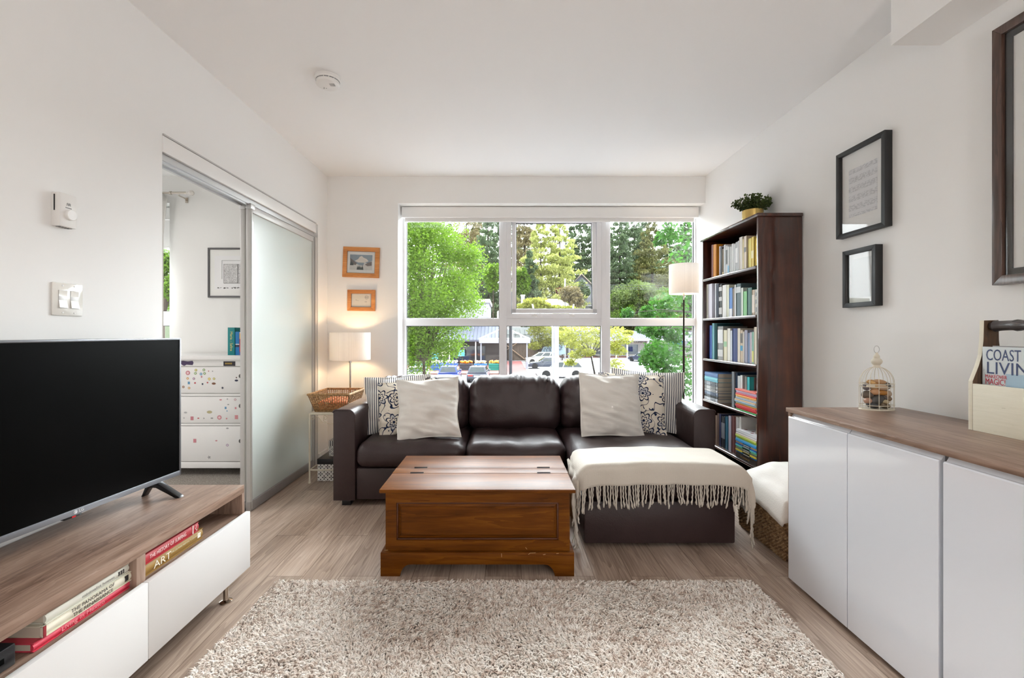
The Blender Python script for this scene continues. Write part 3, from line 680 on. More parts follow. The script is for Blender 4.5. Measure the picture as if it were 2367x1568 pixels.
# ------------------------------------------------------------------ television (its own frame: x along the screen towards the window, -y out of the screen)
t = thing('television', (-1.495, 2.10, .480), 'large flat black television with slim grey bezel standing on the TV bench', 'TV', rz=0)
t.rotation_euler = (0, 0, R(90-5.8))       # local +x runs along the screen towards the window, local -y faces the room
W_, Z0, Z1 = 1.10, .060, .690
m = MB(); m.box((-W_, .0, Z0), (0, .052, Z1), .006); m.build('back_shell', M['black'], t, world=False)
m = MB(); bz = .009
for q in (((-W_, -.004, Z0), (0, .012, Z0+.021)), ((-W_, -.004, Z1-bz), (0, .03, Z1)), ((-W_, -.004, Z0), (-W_+bz, .03, Z1)), ((-bz, -.004, Z0), (0, .03, Z1))): m.box(*q, .0015)
m.build('bezel', plain('brushed_grey_bezel', (138, 140, 146), .35, metal=.6), t, world=False)
m = MB(); m.box((-W_+bz-.001, -.001, Z0+.020), (-bz+.001, .004, Z1-bz+.001)); m.build('screen', M['screen'], t, world=False)
for x in (-.115, -.985):
    m = MB()
    m.prism([(-.108, 0), (-.102, .007), (.0, Z0+.004), (.045, Z0+.004), (.070, .007), (.075, 0), (.062, 0), (.036, Z0-.020), (.004, Z0-.020), (-.085, 0)], 'x', x-.014, x+.014, .003)
    m.build('foot', M['black'], t, world=False)
text('logo', 'LG', .014, plain('logo_white', (226, 226, 230), .4), t, (-.449, -.0043, Z0+.0105), (1, 0, 0), (0, 0, 1), world=False, sx=1.1)
m = MB(); m.tube([(-.470+.0055*math.cos(i*.45), -.0046, Z0+.0105+.0055*math.sin(i*.45)) for i in range(14)], .0012, 6, True); m.lathe([(.0032, 0), (.0032, .001)], (-.470, -.0055, Z0+.0105), 10, M=Matrix.Rotation(R(90), 4, 'X'))
m.build('logo_mark', plain('logo_white', (226, 226, 230), .4), t, world=False)
m = MB(); m.box((-.505, -.002, Z0-.008), (-.445, .03, Z0), .002); m.build('sensor_housing', M['black'], t, world=False)
m = MB(); m.box((-.480, -.0035, Z0-.007), (-.468, -.001, Z0-.002)); m.build('standby_light', plain('red_indicator', (210, 30, 40), .3), t, world=False)

# ------------------------------------------------------------------ white gloss sideboard
CX, CY1, CY0, CZ = 1.360, 2.188, 1.02, .835
t = thing('sideboard', (1.63, 1.6, 0), 'white high gloss sideboard with a walnut top against the wall', 'sideboard')
m = MB(); m.box((CX-.006, CY0-.004, CZ-.020), (XR-.012, CY1+.002, CZ), .0015); m.build('top', M['walnut'], t)
m = MB(); m.box((CX+.004, CY1-.018, .012), (XR-.012, CY1, CZ-.02)); m.build('side_panel', M['walnutx'], t)
m = MB(); m.box((CX+.004, CY0, .012), (XR-.012, CY0+.018, CZ-.02)); m.build('side_panel', M['walnutx'], t)
m = MB(); m.box((CX+.024, CY0+.018, .03), (XR-.02, CY1-.018, CZ-.02)); m.build('carcass', plain('grey_carcass', (128, 126, 126), .6), t)  # greyed so the gaps between the doors look shaded
m = MB(); m.box((CX+.03, CY0+.01, 0), (CX+.05, CY1-.002, .03)); m.build('plinth', M['walnutx'], t)
ys = [CY1-.006, 1.8055, 1.4185, CY0+.006]
for i in range(3):
    y1, y0 = ys[i]-(.003, .002, .008)[i], ys[i+1]+(.002, .008, .003)[i]
    m = MB(); zt = CZ-.041
    # door leaf with an integrated grip: the top edge is bevelled and curls back
    pr = [(CX, .022), (CX, zt-.004), (CX+.003, zt), (CX+.010, zt+.001), (CX+.016, zt+.010), (CX+.019, zt+.018), (CX+.022, zt+.018), (CX+.022, .022)]
    vs = [(x, y0, z) for x, z in pr]+[(x, y1, z) for x, z in pr]; n = len(pr)
    m.add(vs, [tuple(range(n-1, -1, -1)), tuple(range(n, 2*n))]+[(j, (j+1) % n, n+(j+1) % n, n+j) for j in range(n)])
    bm = bmesh.new(); q = [bm.verts.new(v) for v in m.v]
    for f in m.f: bm.faces.new([q[j] for j in f])
    bmesh.ops.recalc_face_normals(bm, faces=bm.faces); mb = MB(); mb.bm(bm); mb.build('door', M['whitegloss'], t, smooth=25)

# ------------------------------------------------------------------ bird cage with pebbles, on the sideboard
gx, gy = 1.742, 2.130; RX, RY = .0745, .047; z0 = CZ
t = thing('birdcage', (gx, gy, z0), 'small white wire birdcage filled with pebbles on the sideboard', 'birdcage')
def ring(m, z, k=1.0, r=.0016, n=40): m.tube([(gx+RX*k*math.cos(2*math.pi*i/n), gy+RY*k*math.sin(2*math.pi*i/n), z) for i in range(n)], r, 6, True)
m = MB(); m.lathe([(1.03, 0), (1.04, .003), (1.0, .006)], (gx, gy, z0), 40, sx=RX, sy=RY); m.build('base', M['ironcream'], t)
m = MB()
for z in (.022, .108, .121): ring(m, z0+z)
m.build('hoop', M['ironcream'], t)
m = MB()
for i in range(12):
    w = 2*math.pi*(i+.35)/12; a, b = math.cos(w), math.sin(w)
    pts = [(gx+RX*a, gy+RY*b, z0+.004), (gx+RX*a, gy+RY*b, z0+.125)]
    for j in range(1, 8):
        th = j/8*math.pi/2*1.02; pts.append((gx+RX*a*max(math.cos(th), .12), gy+RY*b*max(math.cos(th), .12), z0+.125+.075*math.sin(th)))
    m.tube(pts, .0013, 5)
m.build('wire_bars', M['ironcream'], t)
m = MB(); m.lathe([(.016, .196), (.015, .203), (.0135, .208), (.020, .216), (.0225, .225), (.019, .234), (.011, .240), (.0125, .246), (.0115, .252), (.007, .257), (.005, .264), (.002, .267)], (gx, gy, z0), 24); m.build('finial', M['ironcream'], t)
m = MB(); m.tube([(gx+.0125*math.cos(2*math.pi*i/24), gy, z0+.281+.0165*math.sin(2*math.pi*i/24)) for i in range(24)], .0013, 6, True); m.build('hanging_ring', M['alu2'], t)
m = MB(); m.box((gx-RX*.98, gy-RY*.78, z0+.109), (gx-RX*.5, gy-RY*.66, z0+.118), M=Matrix.Translation((gx, gy, 0)) @ Matrix.Rotation(R(0), 4, 'Z') @ Matrix.Translation((-gx, -gy, 0))); m.build('latch', M['ironcream'], t)
peb = [  # x, y, z, rx, ry, rz (mm), colour, words
 (-.030, -.010, .016, 27, 20, 13, (70, 70, 72), 'dark grey pebble lying flat at the bottom of the birdcage'),
 (.030, -.012, .015, 24, 18, 12, (112, 96, 74), 'brown pebble at the bottom of the birdcage beside the dark grey one'),
 (.052, .014, .016, 14, 16, 13, (52, 56, 56), 'blackish pebble at the bottom of the birdcage nearest the wall'),
 (-.004, .022, .015, 22, 14, 12, (96, 92, 88), 'grey pebble hidden low at the back of the birdcage'),
 (-.012, -.018, .040, 30, 15, 20, (84, 82, 80), 'largest slate grey pebble, upright near the bottom of the birdcage'),
 (.028, -.022, .033, 18, 11, 9, (196, 180, 144), 'flat beige pebble in front of the big slate grey one'),
 (-.053, -.008, .036, 14, 17, 13, (190, 150, 128), 'pinkish pebble low on the window side of the birdcage'),
 (.056, .0, .044, 13, 18, 12, (134, 112, 88), 'tan brown pebble low on the wall side of the birdcage'),
 (.018, .0, .056, 32, 19, 12, (110, 102, 98), 'long grey stone lying across the middle of the birdcage'),
 (-.046, .004, .062, 20, 20, 18, (104, 92, 80), 'mottled dark brown pebble at mid height on the window side'),
 (.048, -.006, .068, 18, 17, 16, (176, 156, 134), 'speckled sandy pebble at mid height on the wall side'),
 (.012, -.020, .074, 25, 14, 11, (178, 122, 54), 'orange ochre pebble just below the middle hoops of the birdcage'),
 (-.022, -.018, .078, 17, 15, 14, (206, 158, 118), 'peach pebble just below the middle hoops of the birdcage'),
 (.016, -.014, .099, 24, 17, 13, (204, 176, 146), 'rounded beige pebble behind the middle hoops of the birdcage'),
 (-.024, -.012, .101, 18, 15, 12, (212, 178, 134), 'pale tan pebble behind the latch of the birdcage'),
 (-.052, .004, .100, 16, 18, 15, (118, 112, 116), 'round grey pebble high on the window side of the birdcage'),
 (.050, .004, .104, 17, 17, 17, (98, 96, 92), 'dark grey pebble high on the wall side of the birdcage'),
 (-.010, .014, .118, 24, 15, 12, (196, 150, 92), 'ochre pebble near the top of the pile at the back'),
 (.018, .004, .122, 27, 16, 11, (186, 146, 106), 'brown ochre pebble on top of the pile in the birdcage'),
 (-.026, -.002, .119, 13, 12, 9, (214, 170, 110), 'small yellow pebble on top of the pile in the birdcage'),
]
for i, (x, y, z, a, b_, c_, col, lab) in enumerate(peb):
    rr = random.Random(i); ph = rr.random()*6
    def pf(u, v):
        th = u*2*math.pi; p = (v-.5)*math.pi; k = 1+.08*math.sin(2*th+ph)+.05*math.sin(3*th+2*ph+p)
        q = Vector((a*math.cos(p)*math.cos(th)*k, b_*math.cos(p)*math.sin(th)*k, c_*math.sin(p)))*.00112
        q = Matrix.Rotation(R(rr_tilt), 3, 'Y') @ q; return q+Vector((gx+x*.88, gy+y*.75, z0+.006+z))
    rr_tilt = rr.uniform(-22, 22)
    m = MB(); m.grid(pf, 16, 9, cu=True)
    tag(m.build('pebble', plain('pebble', col, .45, var=.25), smooth=60), lab, 'pebble', 'pebbles in the birdcage')

# ------------------------------------------------------------------ wooden magazine box with a branch handle
hx0, hx1, hy1, hy0 = 1.722, 1.862, 1.690, 1.330
t = thing('magazine_holder', ((hx0+hx1)/2, (hy0+hy1)/2, CZ), 'chipped cream wooden magazine box with a branch handle on the sideboard', 'magazine rack')
m = MB(); m.box((hx0-.001, hy0+.0165, CZ), (hx0+.014, hy1-.0165, CZ+.172), .002); m.build('side_board', M['chipped'], t)
m = MB(); m.box((hx1-.014, hy0+.0165, CZ), (hx1+.001, hy1-.0165, CZ+.172), .002); m.build('side_board', M['chipped'], t)
m = MB(); m.box((hx0+.014, hy0+.017, CZ), (hx1-.014, hy1-.017, CZ+.012)); m.build('base', M['chipped'], t)
xc = (hx0+hx1)/2
def endp(y0, y1):
    h = (hx1-hx0)/2; pts = [(-h, 0), (-h, .18), (-h+.006, .195), (-.048, .235), (-.036, .275), (-.030, .33), (-.028, .404), (.026, .406), (.028, .33), (.034, .275), (.046, .235), (h-.006, .195), (h, .18), (h, 0)]
    m = MB(); m.prism([(xc+x, CZ+z) for x, z in pts], 'y', y0, y1, .0015)
    for i, f in enumerate(m.f):                      # the sawn edges are painted like the box, the faces are bare
        a, b, d = (Vector(m.v[j]) for j in f[:3]); nn = (b-a).cross(d-a)
        if nn.length > 0 and abs(nn.normalized().y) < .5: m.m[i] = 1
    return m.build('end_board', [M['oldwood'], M['chipped']], t)
endp(hy1-.016, hy1); endp(hy0, hy0+.016)
m = MB(); pts = []; rad = []
for i in range(25):
    f = i/24; pts.append((xc+.002*math.sin(f*9), hy1-.017-f*(hy1-hy0-.034), CZ+.382+.003*math.sin(f*7))); rad.append((.0185+.0016*math.sin(f*31)+.0012*math.sin(f*53))*(1 if 0 < i < 24 else .75))
m.tube(pts, rad, 14); m.build('branch_handle', M['branch'], t)
mg = thing('magazine', (hx0+.032, 1.55, CZ+.02), 'glossy magazine with blue seaside lettering standing in the wooden box', 'magazine')
m = MB(); mx0, mz1 = hx0+.030, CZ+.308
m.box((mx0, hy1-.290, CZ+.013), (mx0+.005, hy1-.022, mz1)); m.build('cover', plain('magazine_cover', (214, 224, 228), .18, coat=.5), mg)
m = MB(); m.box((mx0-.0004, hy1-.289, CZ+.014), (mx0, hy1-.10, CZ+.215)); m.build('photo', plain('seaside_photo', (176, 204, 224), .18, var=.3, coat=.5), mg)
ink = plain('navy_title', (58, 74, 116), .3); red = plain('red_title', (196, 40, 66), .3); gr = plain('green_title', (128, 152, 146), .3)
ml = mx0-.0006
text('title_lettering', 'COAST', .057, ink, mg, (ml, hy1-.034, mz1-.031), (0, -1, 0), (0, 0, 1), 'LEFT', .0002, sx=.61)
text('title_lettering', 'LIVING', .062, ink, mg, (ml, hy1-.034, mz1-.078), (0, -1, 0), (0, 0, 1), 'LEFT', .0002, sx=.95)
text('headline', 'MAKEOVER', .018, red, mg, (ml, hy1-.032, mz1-.107), (0, -1, 0), (0, 0, 1), 'LEFT', .0002, sx=.78)
text('headline', 'MAGIC!', .030, red, mg, (ml, hy1-.032, mz1-.126), (0, -1, 0), (0, 0, 1), 'LEFT', .0002, sx=.66)
m = MB(); m.box((mx0+.007, hy1-.296, CZ+.013), (mx0+.012, hy1-.050, mz1+.004))
tag(m.build('magazine', plain('grey_magazine', (150, 150, 152), .2, coat=.5)), 'grey edged magazine just behind the seaside one in the wooden box', 'magazine')
# ------------------------------------------------------------------ leather corner sofa with chaise
SX0, SX1, SYF, SYB = -1.1745, 1.445, 3.12, 4.06
sofa = thing('corner_sofa', (.13, 3.5, 0), 'dark brown leather corner sofa with a chaise under the window', 'sofa')
def nz(p, s): return noise.noise(Vector(p)*s)
def arm(x0, x1, inner):
    m = MB(); h = .665; r = .05; pts = []
    prof = [(x0, .042)]
    for cx, a0, a1 in ((x0+.02 if inner > 0 else x0+r, 180, 90), (x1-r if inner > 0 else x1-.02, 90, 0)):
        rr = abs(cx-(x0 if a0 == 180 else x1))
        for i in range(6): w = R(a0+(a1-a0)*i/5); prof.append((cx+rr*math.cos(w), h-rr+rr*math.sin(w)))
    prof.append((x1, .042))
    m.prism(prof, 'y', SYF, SYB, .004); m.build('armrest', M['leather'], sofa, smooth=50)
    m = MB(); m.tube([(x, SYF-.001, z) for x, z in prof[1:-1]], .005, 6); m.build('arm_piping', M['leather'], sofa)
arm(SX0, SX0+.150, 1); arm(SX1-.148, SX1, -1)
IX0, IX1 = SX0+.152, SX1-.150
m = MB(); m.box((IX0, SYF+.012, .045), (.428, SYB-.02, .262), .012); m.build('base', M['leather'], sofa)
m = MB(); m.box((.440, 2.515, .026), (1.278, SYB-.02, .262), .012); m.build('chaise_base', M['leather'], sofa)
m = MB(); m.box((IX0, SYB-.20, .26), (IX1, SYB, .72), .03); m.build('back_frame', M['leather'], sofa)
for x, y in ((SX0+.08, SYF+.06), (SX1-.08, SYF+.06), (.52, 2.62), (1.20, 2.62), (SX0+.08, SYB-.08), (SX1-.08, SYB-.08)):
    m = MB(); m.box((x-.03, y-.03, 0), (x+.03, y+.03, .046), .003); m.build('foot', M['black'], sofa)
def seat(x0, x1, y0, y1, seed, zt=.432):
    def fn(q, h):
        u, v = q.x/h.x, q.y/h.y; top = max(0, q.z/h.z)
        cr = (1-u**4)*(1-v**4)*.018*top
        fr = max(0, -v-.35)/.65
        ef = 1-min(1, (1-abs(u))/.12)
        w = nz((q.x*2.2+seed, q.y*2.2, 3.1), 1.9)*.014+nz((q.x*9+seed, q.y*3, 1), 1.4)*.006*(1+fr)
        side = (1-(q.z/h.z)**2)
        return Vector((q.x+math.copysign(.006, q.x)*side*(1-abs(v)), q.y-side*.022*(1 if v < -.9 else 0)*(1-u*u)+nz((q.x*9, q.z*6, seed), 1)*.004, q.z+cr+w*max(0, top)-.012*ef*top*(.3+fr)))
    m = MB(); m.rbox(((x0+x1)/2, (y0+y1)/2, (.264+zt)/2), (x1-x0, y1-y0, zt-.264), .062, 44, fn); return m
seat(IX0+.002, -.272, SYF-.02, 3.86, 1.0).build('seat_cushion', M['leather'], sofa, smooth=80)
seat(-.266, .427, SYF-.02, 3.86, 5.0).build('seat_cushion', M['leather'], sofa, smooth=80)
seat(.433, 1.292, 2.505, 3.86, 9.0).build('chaise_cushion', M['leather'], sofa, smooth=80)
def backc(x0, x1, seed):
    w, d, h = x1-x0, .27, .425
    rr = random.Random(seed); folds = [(rr.uniform(-.44, .44), rr.uniform(.3, .9), rr.uniform(.013, .028), rr.uniform(-.16, .16)) for _ in range(8)]
    def fn(q, hh):
        u, v, t = q.x/hh.x, q.z/hh.z, q.y/hh.y
        bul = (1-u**4)*(1-v*v)*.035*(-t if t < 0 else 0)
        dz = .016*(1-u*u)*max(0, v)-.03*max(0, abs(u)-.85)/.15*max(0, v)
        f = 0
        for fx, ln, dp, sl in folds:               # creases running down from the top seam
            e_ = q.x-fx*w-sl*(1-v)*.5; s_ = .010+.012*(1-v); f += dp*(math.exp(-(e_/s_)**2)-.45*math.exp(-((abs(e_)-2.2*s_)/(1.4*s_))**2))*max(0, min(1, (v-1+ln)/ln))
        sidew = .008*math.sin(q.z*70+q.x*20)*max(0, abs(u)-.72)/.28*(1-v*v)
        g = nz((q.x*4+seed, q.z*4, seed), 1.6)*.018+nz((q.x*13, q.z*4, seed+4), 1.5)*.009*max(0, .4+v)
        return Vector((q.x+math.copysign(.012, q.x)*(1-v*v)*abs(t), q.y-bul+(f+sidew+g)*(1 if t < 0 else .3), q.z+dz-f*.30*max(0, v)+g*.6*max(0, v)))
    T = Matrix.Translation(((x0+x1)/2, 3.70, .43+h/2-.02)) @ Matrix.Rotation(R(-9), 4, 'X')
    m = MB(); m.rbox((0, 0, 0), (w, d, h), .085, 60, fn, M=T); return m
backc(IX0+.01, -.290, 11).build('back_cushion', M['leather'], sofa, smooth=80)
backc(-.280, .440, 23).build('back_cushion', M['leather'], sofa, smooth=80)
backc(.450, IX1-.01, 37).build('back_cushion', M['leather'], sofa, smooth=80)

# ------------------------------------------------------------------ scatter cushions
def pillow(name, loc, w, h, th, rz, tilt, roll, mat, label, seed, zip_tag=False, pinch=.075, wr=1.0):
    """square cushion standing on its lower edge; local x across, z up, -y the face"""
    t = thing(name, loc, label, 'cushion', 'scatter cushions on the sofa')
    t.rotation_euler = (Matrix.Rotation(R(rz), 3, 'Z') @ Matrix.Rotation(R(-tilt), 3, 'X') @ Matrix.Rotation(R(roll), 3, 'Y')).to_euler()
    n = 40
    def face(sgn):
        def f(u, v):
            a, b = 2*u-1, 2*v-1
            T = (max(0, 1-a*a)**.55)*(max(0, 1-b*b)**.55)*th/2
            x = a*(1-pinch*(1-abs(b)**1.6)*abs(a)); z = b*(1-pinch*(1-abs(a)**1.6)*abs(b))
            k = nz((a*1.7+seed, b*1.7, sgn), 1.3)*.024*(1-a*a*.6)+nz((a*1.5+seed*2, b*6+a*1.5, sgn+2), 1.2)*.011*wr
            lean = .016*nz((a*2, b*2, seed), .8)+.022*w*(1 if seed in (3.0,) else .5)*max(0, a)*max(0, -b)**3
            sag = -.10*h*max(0, -b)**3*0
            return (x*w/2+lean, sgn*(T+(k if T > 0 else 0)*min(1, T/.02))+nz((a*2, b*2, seed+9), .9)*.02*max(abs(a), abs(b))**4, (z+1)*h/2+sag)
        return f
    m = MB(); m.grid(face(-1), n, n); m.grid(face(1), n, n, flip=True)
    m.build('cover', mat, t, world=False, smooth=85)
    m = MB(); f = face(-1); e = [f(i/30, 0) for i in range(31)]+[f(1, i/30) for i in range(1, 31)]+[f(1-i/30, 1) for i in range(1, 31)]+[f(0, 1-i/30) for i in range(1, 30)]
    m.tube(e, .004, 6, True); m.build('seam', mat, t, world=False)
    return t
pillow('cushion', (-.800, 3.455, .440), .50, .435, .13, 12, 17, -2, M['stripe'], 'navy striped cushion standing against the armrest by the table lamp', 1.0)
pillow('cushion', (-.690, 3.365, .437), .46, .410, .11, 10, 17, -4, M['floral'], 'blue flowered cushion between the striped and the cream one near the table lamp', 2.0)
pillow('cushion', (-.540, 3.215, .442), .455, .455, .13, 4, 26, -3, M['cream'], 'plain cream cushion nearest the table lamp side of the sofa', 3.0, wr=1.5)
pillow('cushion', (1.080, 3.490, .440), .56, .475, .13, -14, 17, 3, M['stripe'], 'navy striped cushion leaning in the sofa corner by the floor lamp', 4.0)
pillow('cushion', (.945, 3.395, .440), .50, .460, .11, -8, 18, 2, M['floral'], 'blue flowered cushion in front of the striped one on the chaise', 5.0)
pillow('cushion', (.775, 3.270, .442), .46, .475, .13, 2, 20, 2, M['cream'], 'plain cream cushion at the head of the chaise', 6.0, wr=1.5)

# ------------------------------------------------------------------ fringed throw over the end of the chaise
th = thing('throw_blanket', (.86, 2.65, .45), 'oatmeal throw with a fringed edge draped over the chaise', 'blanket')
xl, xr, zt = .412, 1.318, .468
path = []
for i in range(13): path.append((xl-.018*math.sin(i/12*2.4)-.006, .115+(.40-.115)*i/12))
for i in range(1, 8): w = R(180-90*i/7); path.append((xl+.065+.071*math.cos(w), .398+.070*math.sin(w)))
for i in range(1, 24): f = i/24; path.append((xl+.065+(xr-xl-.13)*f, zt+.012*math.sin(math.pi*f)))
for i in range(0, 8): w = R(90-90*i/7); path.append((xr-.065+.071*math.cos(w), .398+.070*math.sin(w)))
for i in range(1, 12): path.append((xr+.006+.014*math.sin(i/11*2.2), .398-(.398-.20)*i/11))
cl = [0]
for a, b in zip(path, path[1:]): cl.append(cl[-1]+math.hypot(b[0]-a[0], b[1]-a[1]))
LT = cl[-1]
def onpath(u):
    s = u*LT
    for i in range(len(cl)-1):
        if s <= cl[i+1] or i == len(cl)-2:
            f = (s-cl[i])/max(1e-9, cl[i+1]-cl[i]); a, b = path[i], path[i+1]
            tx, tz = b[0]-a[0], b[1]-a[1]; l = math.hypot(tx, tz)
            return a[0]+tx*f, a[1]+tz*f, -tz/l, tx/l
YB0, YFR = 2.815, 2.462
def cloth(u, v):
    x, z, nx, nzz = onpath(u); D = .448
    d = v*D; flat = YB0-YFR-.035
    top = max(0, min(1, (nzz-.1)/.6))              # 1 on top of the seat, 0 on the hanging sides
    back = .10*(1-top)*(1 if x < .8 else .55)
    y = YB0-back*(1-v)
    hang = max(0.0, d-flat)
    fall = .035
    if d <= flat: yy = y-d*(1-back/ max(.01, flat)*.3); dz = 0
    else:
        a = min(hang/fall, math.pi/2) if hang < fall*math.pi/2 else math.pi/2
        yy = y-flat*(1-back/max(.01, flat)*.3)-fall*math.sin(a); dz = fall*(1-math.cos(a))+max(0, hang-fall*math.pi/2)
    wig = .010*math.sin(u*34+v*2)*(1-top)+.004*nz((u*14, v*4, 0), 1.5)
    fold = (1-top)*.020*math.sin(v*15+z*7)*(1 if v < .95 else .8)
    bx = nx*(.006+abs(wig)*.5) + (-1 if x < .8 else 1)*fold*.5*(1-top)
    if hang > 0: yy += .008*math.sin(u*46)*min(1, hang/.08)*top
    dz *= top+(1-top)*.55
    return (x+bx, yy-(1-top)*.004, z+nzz*.004+(.004*nz((u*9, v*3, 5), 1.3)+wig*.3)*top-dz)
m = MB(); m.grid(cloth, 130, 36, flip=True)
o = m.build('cloth', M['throw'], th, smooth=85); md = o.modifiers.new('thickness', 'SOLIDIFY'); md.thickness = .005; md.offset = 1
m = MB(); rr = random.Random(5); nf = 112
for i in range(nf):
    u = (i+.5)/nf+rr.uniform(-.003, .003); x, y, z = cloth(u, 1); pts = []; L = rr.uniform(.095, .135); ax, ay = rr.uniform(-.012, .012), rr.uniform(-.010, .006)
    L = min(L, z-.012)
    for j in range(9):
        f = j/8; pts.append((x+ax*f*f*1.6+.0016*math.sin(f*26+i), y-.003+ay*f+.0016*math.cos(f*26+i), z+.003-L*f))
    m.tube(pts, [.0036*(1+.15*math.sin(j*2.6+i)) if j < 7 else (.0058 if j == 7 else .003) for j in range(9)], 6)
m.build('fringe', M['throw'], th, smooth=85)

# ------------------------------------------------------------------ pine trunk used as a coffee table
t = thing('trunk_table', (-.13, 2.53, 0), 'amber pine blanket chest used as a coffee table on the plank floor', 'trunk')
LX0, LX1, LY0, LY1, LZ = -.613, .348, 2.223, 2.842, .427
for y0, y1, nm in ((LY0, 2.4865, 'lid'), (2.4875, 2.5845, 'lid_strip'), (2.5855, LY1, 'lid')):
    m = MB(); m.box((LX0, y0, LZ-.019), (LX1, y1, LZ), .0045 if nm == 'lid' else .001); m.build(nm, M['pine'], t)
TX0, TX1, TY0, TY1 = -.588, .323, 2.252, 2.815
m = MB(); m.box((TX0, TY0+.012, .08), (TX1, TY1, LZ-.019), .002)
# the front: stiles and rails around a sunken fielded panel
PX0, PX1, PZ0, PZ1 = -.535, .268, .167, .353
for q in (((TX0, TY0, .08), (PX0, TY0+.014, LZ-.019)), ((PX1, TY0, .08), (TX1, TY0+.014, LZ-.019)), ((PX0, TY0, .08), (PX1, TY0+.014, PZ0)), ((PX0, TY0, PZ1), (PX1, TY0+.014, LZ-.019))): m.box(*q)
m.build('body', M['pine'], t)
m = MB()
for q in (((PX0, TY0+.003, PZ0), (PX0+.008, TY0+.013, PZ1)), ((PX1-.008, TY0+.003, PZ0), (PX1, TY0+.013, PZ1)), ((PX0, TY0+.003, PZ0), (PX1, TY0+.013, PZ0+.008)), ((PX0, TY0+.003, PZ1-.008), (PX1, TY0+.013, PZ1))): m.box(*q, .002)
m.build('panel_moulding', M['pinedark'], t)
m = MB(); k = .022
vs = [(PX0+.008, TY0+.0125, PZ0+.008), (PX1-.008, TY0+.0125, PZ0+.008), (PX1-.008, TY0+.0125, PZ1-.008), (PX0+.008, TY0+.0125, PZ1-.008), (PX0+k, TY0+.008, PZ0+k), (PX1-k, TY0+.008, PZ0+k), (PX1-k, TY0+.008, PZ1-k), (PX0+k, TY0+.008, PZ1-k)]
vs += [(x+(.0025 if x < 0 else -.0025), TY0+.005, z+(.0025 if z < .26 else -.0025)) for x, y, z in vs[4:8]]
m.add(vs, [(0, 1, 5, 4), (1, 2, 6, 5), (2, 3, 7, 6), (3, 0, 4, 7), (4, 5, 9, 8), (5, 6, 10, 9), (6, 7, 11, 10), (7, 4, 8, 11), (8, 9, 10, 11)]); m.build('front_panel', M['pine'], t, smooth=20)
def plinth_pts(x0, x1, zt):
    f = .095; p = [(x0, 0), (x0+f, 0)]
    for i in range(7): w = i/6; p.append((x0+f+.018*w+.035*w*w*1.0, .004+.054*math.sin(w*math.pi/2)))
    q = [(x1-(a-x0), b) for a, b in p][::-1]
    return p+q+[(x1, zt), (x0, zt)]
for q in ((2.228, 2.25), (2.812, 2.834)): m = MB(); m.prism(plinth_pts(-.607, .342, .116), 'y', *q, .002); m.build('plinth', M['pine'], t)
def pside(x0, x1):
    m = MB(); m.prism(plinth_pts(2.25, 2.812, .116), 'x', x0, x1, .002); return m
pside(-.607, -.587).build('plinth', M['pine'], t); pside(.322, .342).build('plinth', M['pine'], t)
for px, y in ((973, 2.585), (1256, 2.585), (964, 2.487), (1257, 2.487)):
    x = (px-VX)*y/F
    m = MB(); m.box((x-.036, y-.009, LZ-.002), (x+.036, y+.009, LZ+.0016), .001); m.tube([(x-.036, y, LZ+.002), (x+.036, y, LZ+.002)], .0036, 8); m.build('hinge', M['hinge'], t)
m = MB(); r = random.Random(8)
for a, b, l, an in ((-.004, .104, .018, 92), (.118, .127, .012, 130), (.15, .116, .026, 4), (.132, .112, .012, 40), (.205, .108, .012, 10), (.27, .113, .012, 5), (-.575, .118, .018, 2)):
    x = a-.11+.10; T = Matrix.Translation((x, TY0-.0005 if b > .117 else 2.2275, b)) @ Matrix.Rotation(R(-an), 4, 'Y'); m.box((-l/2, -.0004, -.0008), (l/2, .0004, .0008), M=T)
m.build('scratch', plain('bare_wood_scratch', (206, 170, 120), .7), t)

# ------------------------------------------------------------------ shag rug
t = thing('shag_rug', (.042, 1.24, 0), 'large beige shag rug in front of the coffee table', 'rug')
RX0, RX1, RY0, RY1 = -1.073, 1.157, .34, 2.135
m = MB(); m.box((RX0+.01, RY0+.01, 0), (RX1-.01, RY1-.01, .012)); m.build('backing', M['rugback'], t, smooth=0)
def tufts(x0, x1, y0, y1, n, seed, kmul):
    g = np.random.default_rng(seed)
    bx = g.uniform(x0, x1, n); by = g.uniform(y0, y1, n); az = g.uniform(0, 2*np.pi, n)
    swirl = 1.6*np.sin(bx*7+1)+1.6*np.cos(by*8); az = az*.45+swirl
    L = g.uniform(.022, .035, n)*kmul; bend = g.uniform(.35, 1.25, n); r = g.uniform(.0026, .0040, n)*kmul; rise = g.uniform(.016, .028, n)
    P = []
    for f in (0, .38, .75, 1.0):
        h = L*f; lx = np.sin(bend*f)*h; P.append(np.stack([bx+np.cos(az)*lx, by+np.sin(az)*lx, .010+rise*np.sin(np.pi/2*min(1, f*1.25))*(1-.35*f*bend/1.15)], 1))
    V = []
    for k, f in enumerate((1.0, 1.1, .95, .45)):
        for j in range(3):
            w = az+np.pi/2+j*2*np.pi/3
            V.append(P[k]+np.stack([np.cos(w)*r*f, np.sin(w)*r*f, (np.sin(j*2.1)*.6)*r*f], 1))
    V = np.stack(V, 1).reshape(-1, 3)
    q = []
    for k in range(3):
        for j in range(3): q.append((k*3+j, k*3+(j+1) % 3, (k+1)*3+(j+1) % 3, (k+1)*3+j))
    q = np.array(q); fc = (np.arange(n)[:, None, None]*12+q[None]).reshape(-1, 4)
    return V, fc
A = tufts(RX0, RX1, 1.42, RY1, 52000, 1, 1.0); B = tufts(RX0, RX1, RY0, 1.42, 15000, 2, 1.5)
V = np.concatenate([A[0], B[0]])-np.array(t.location); Fc = np.concatenate([A[1], B[1]+len(A[0])])
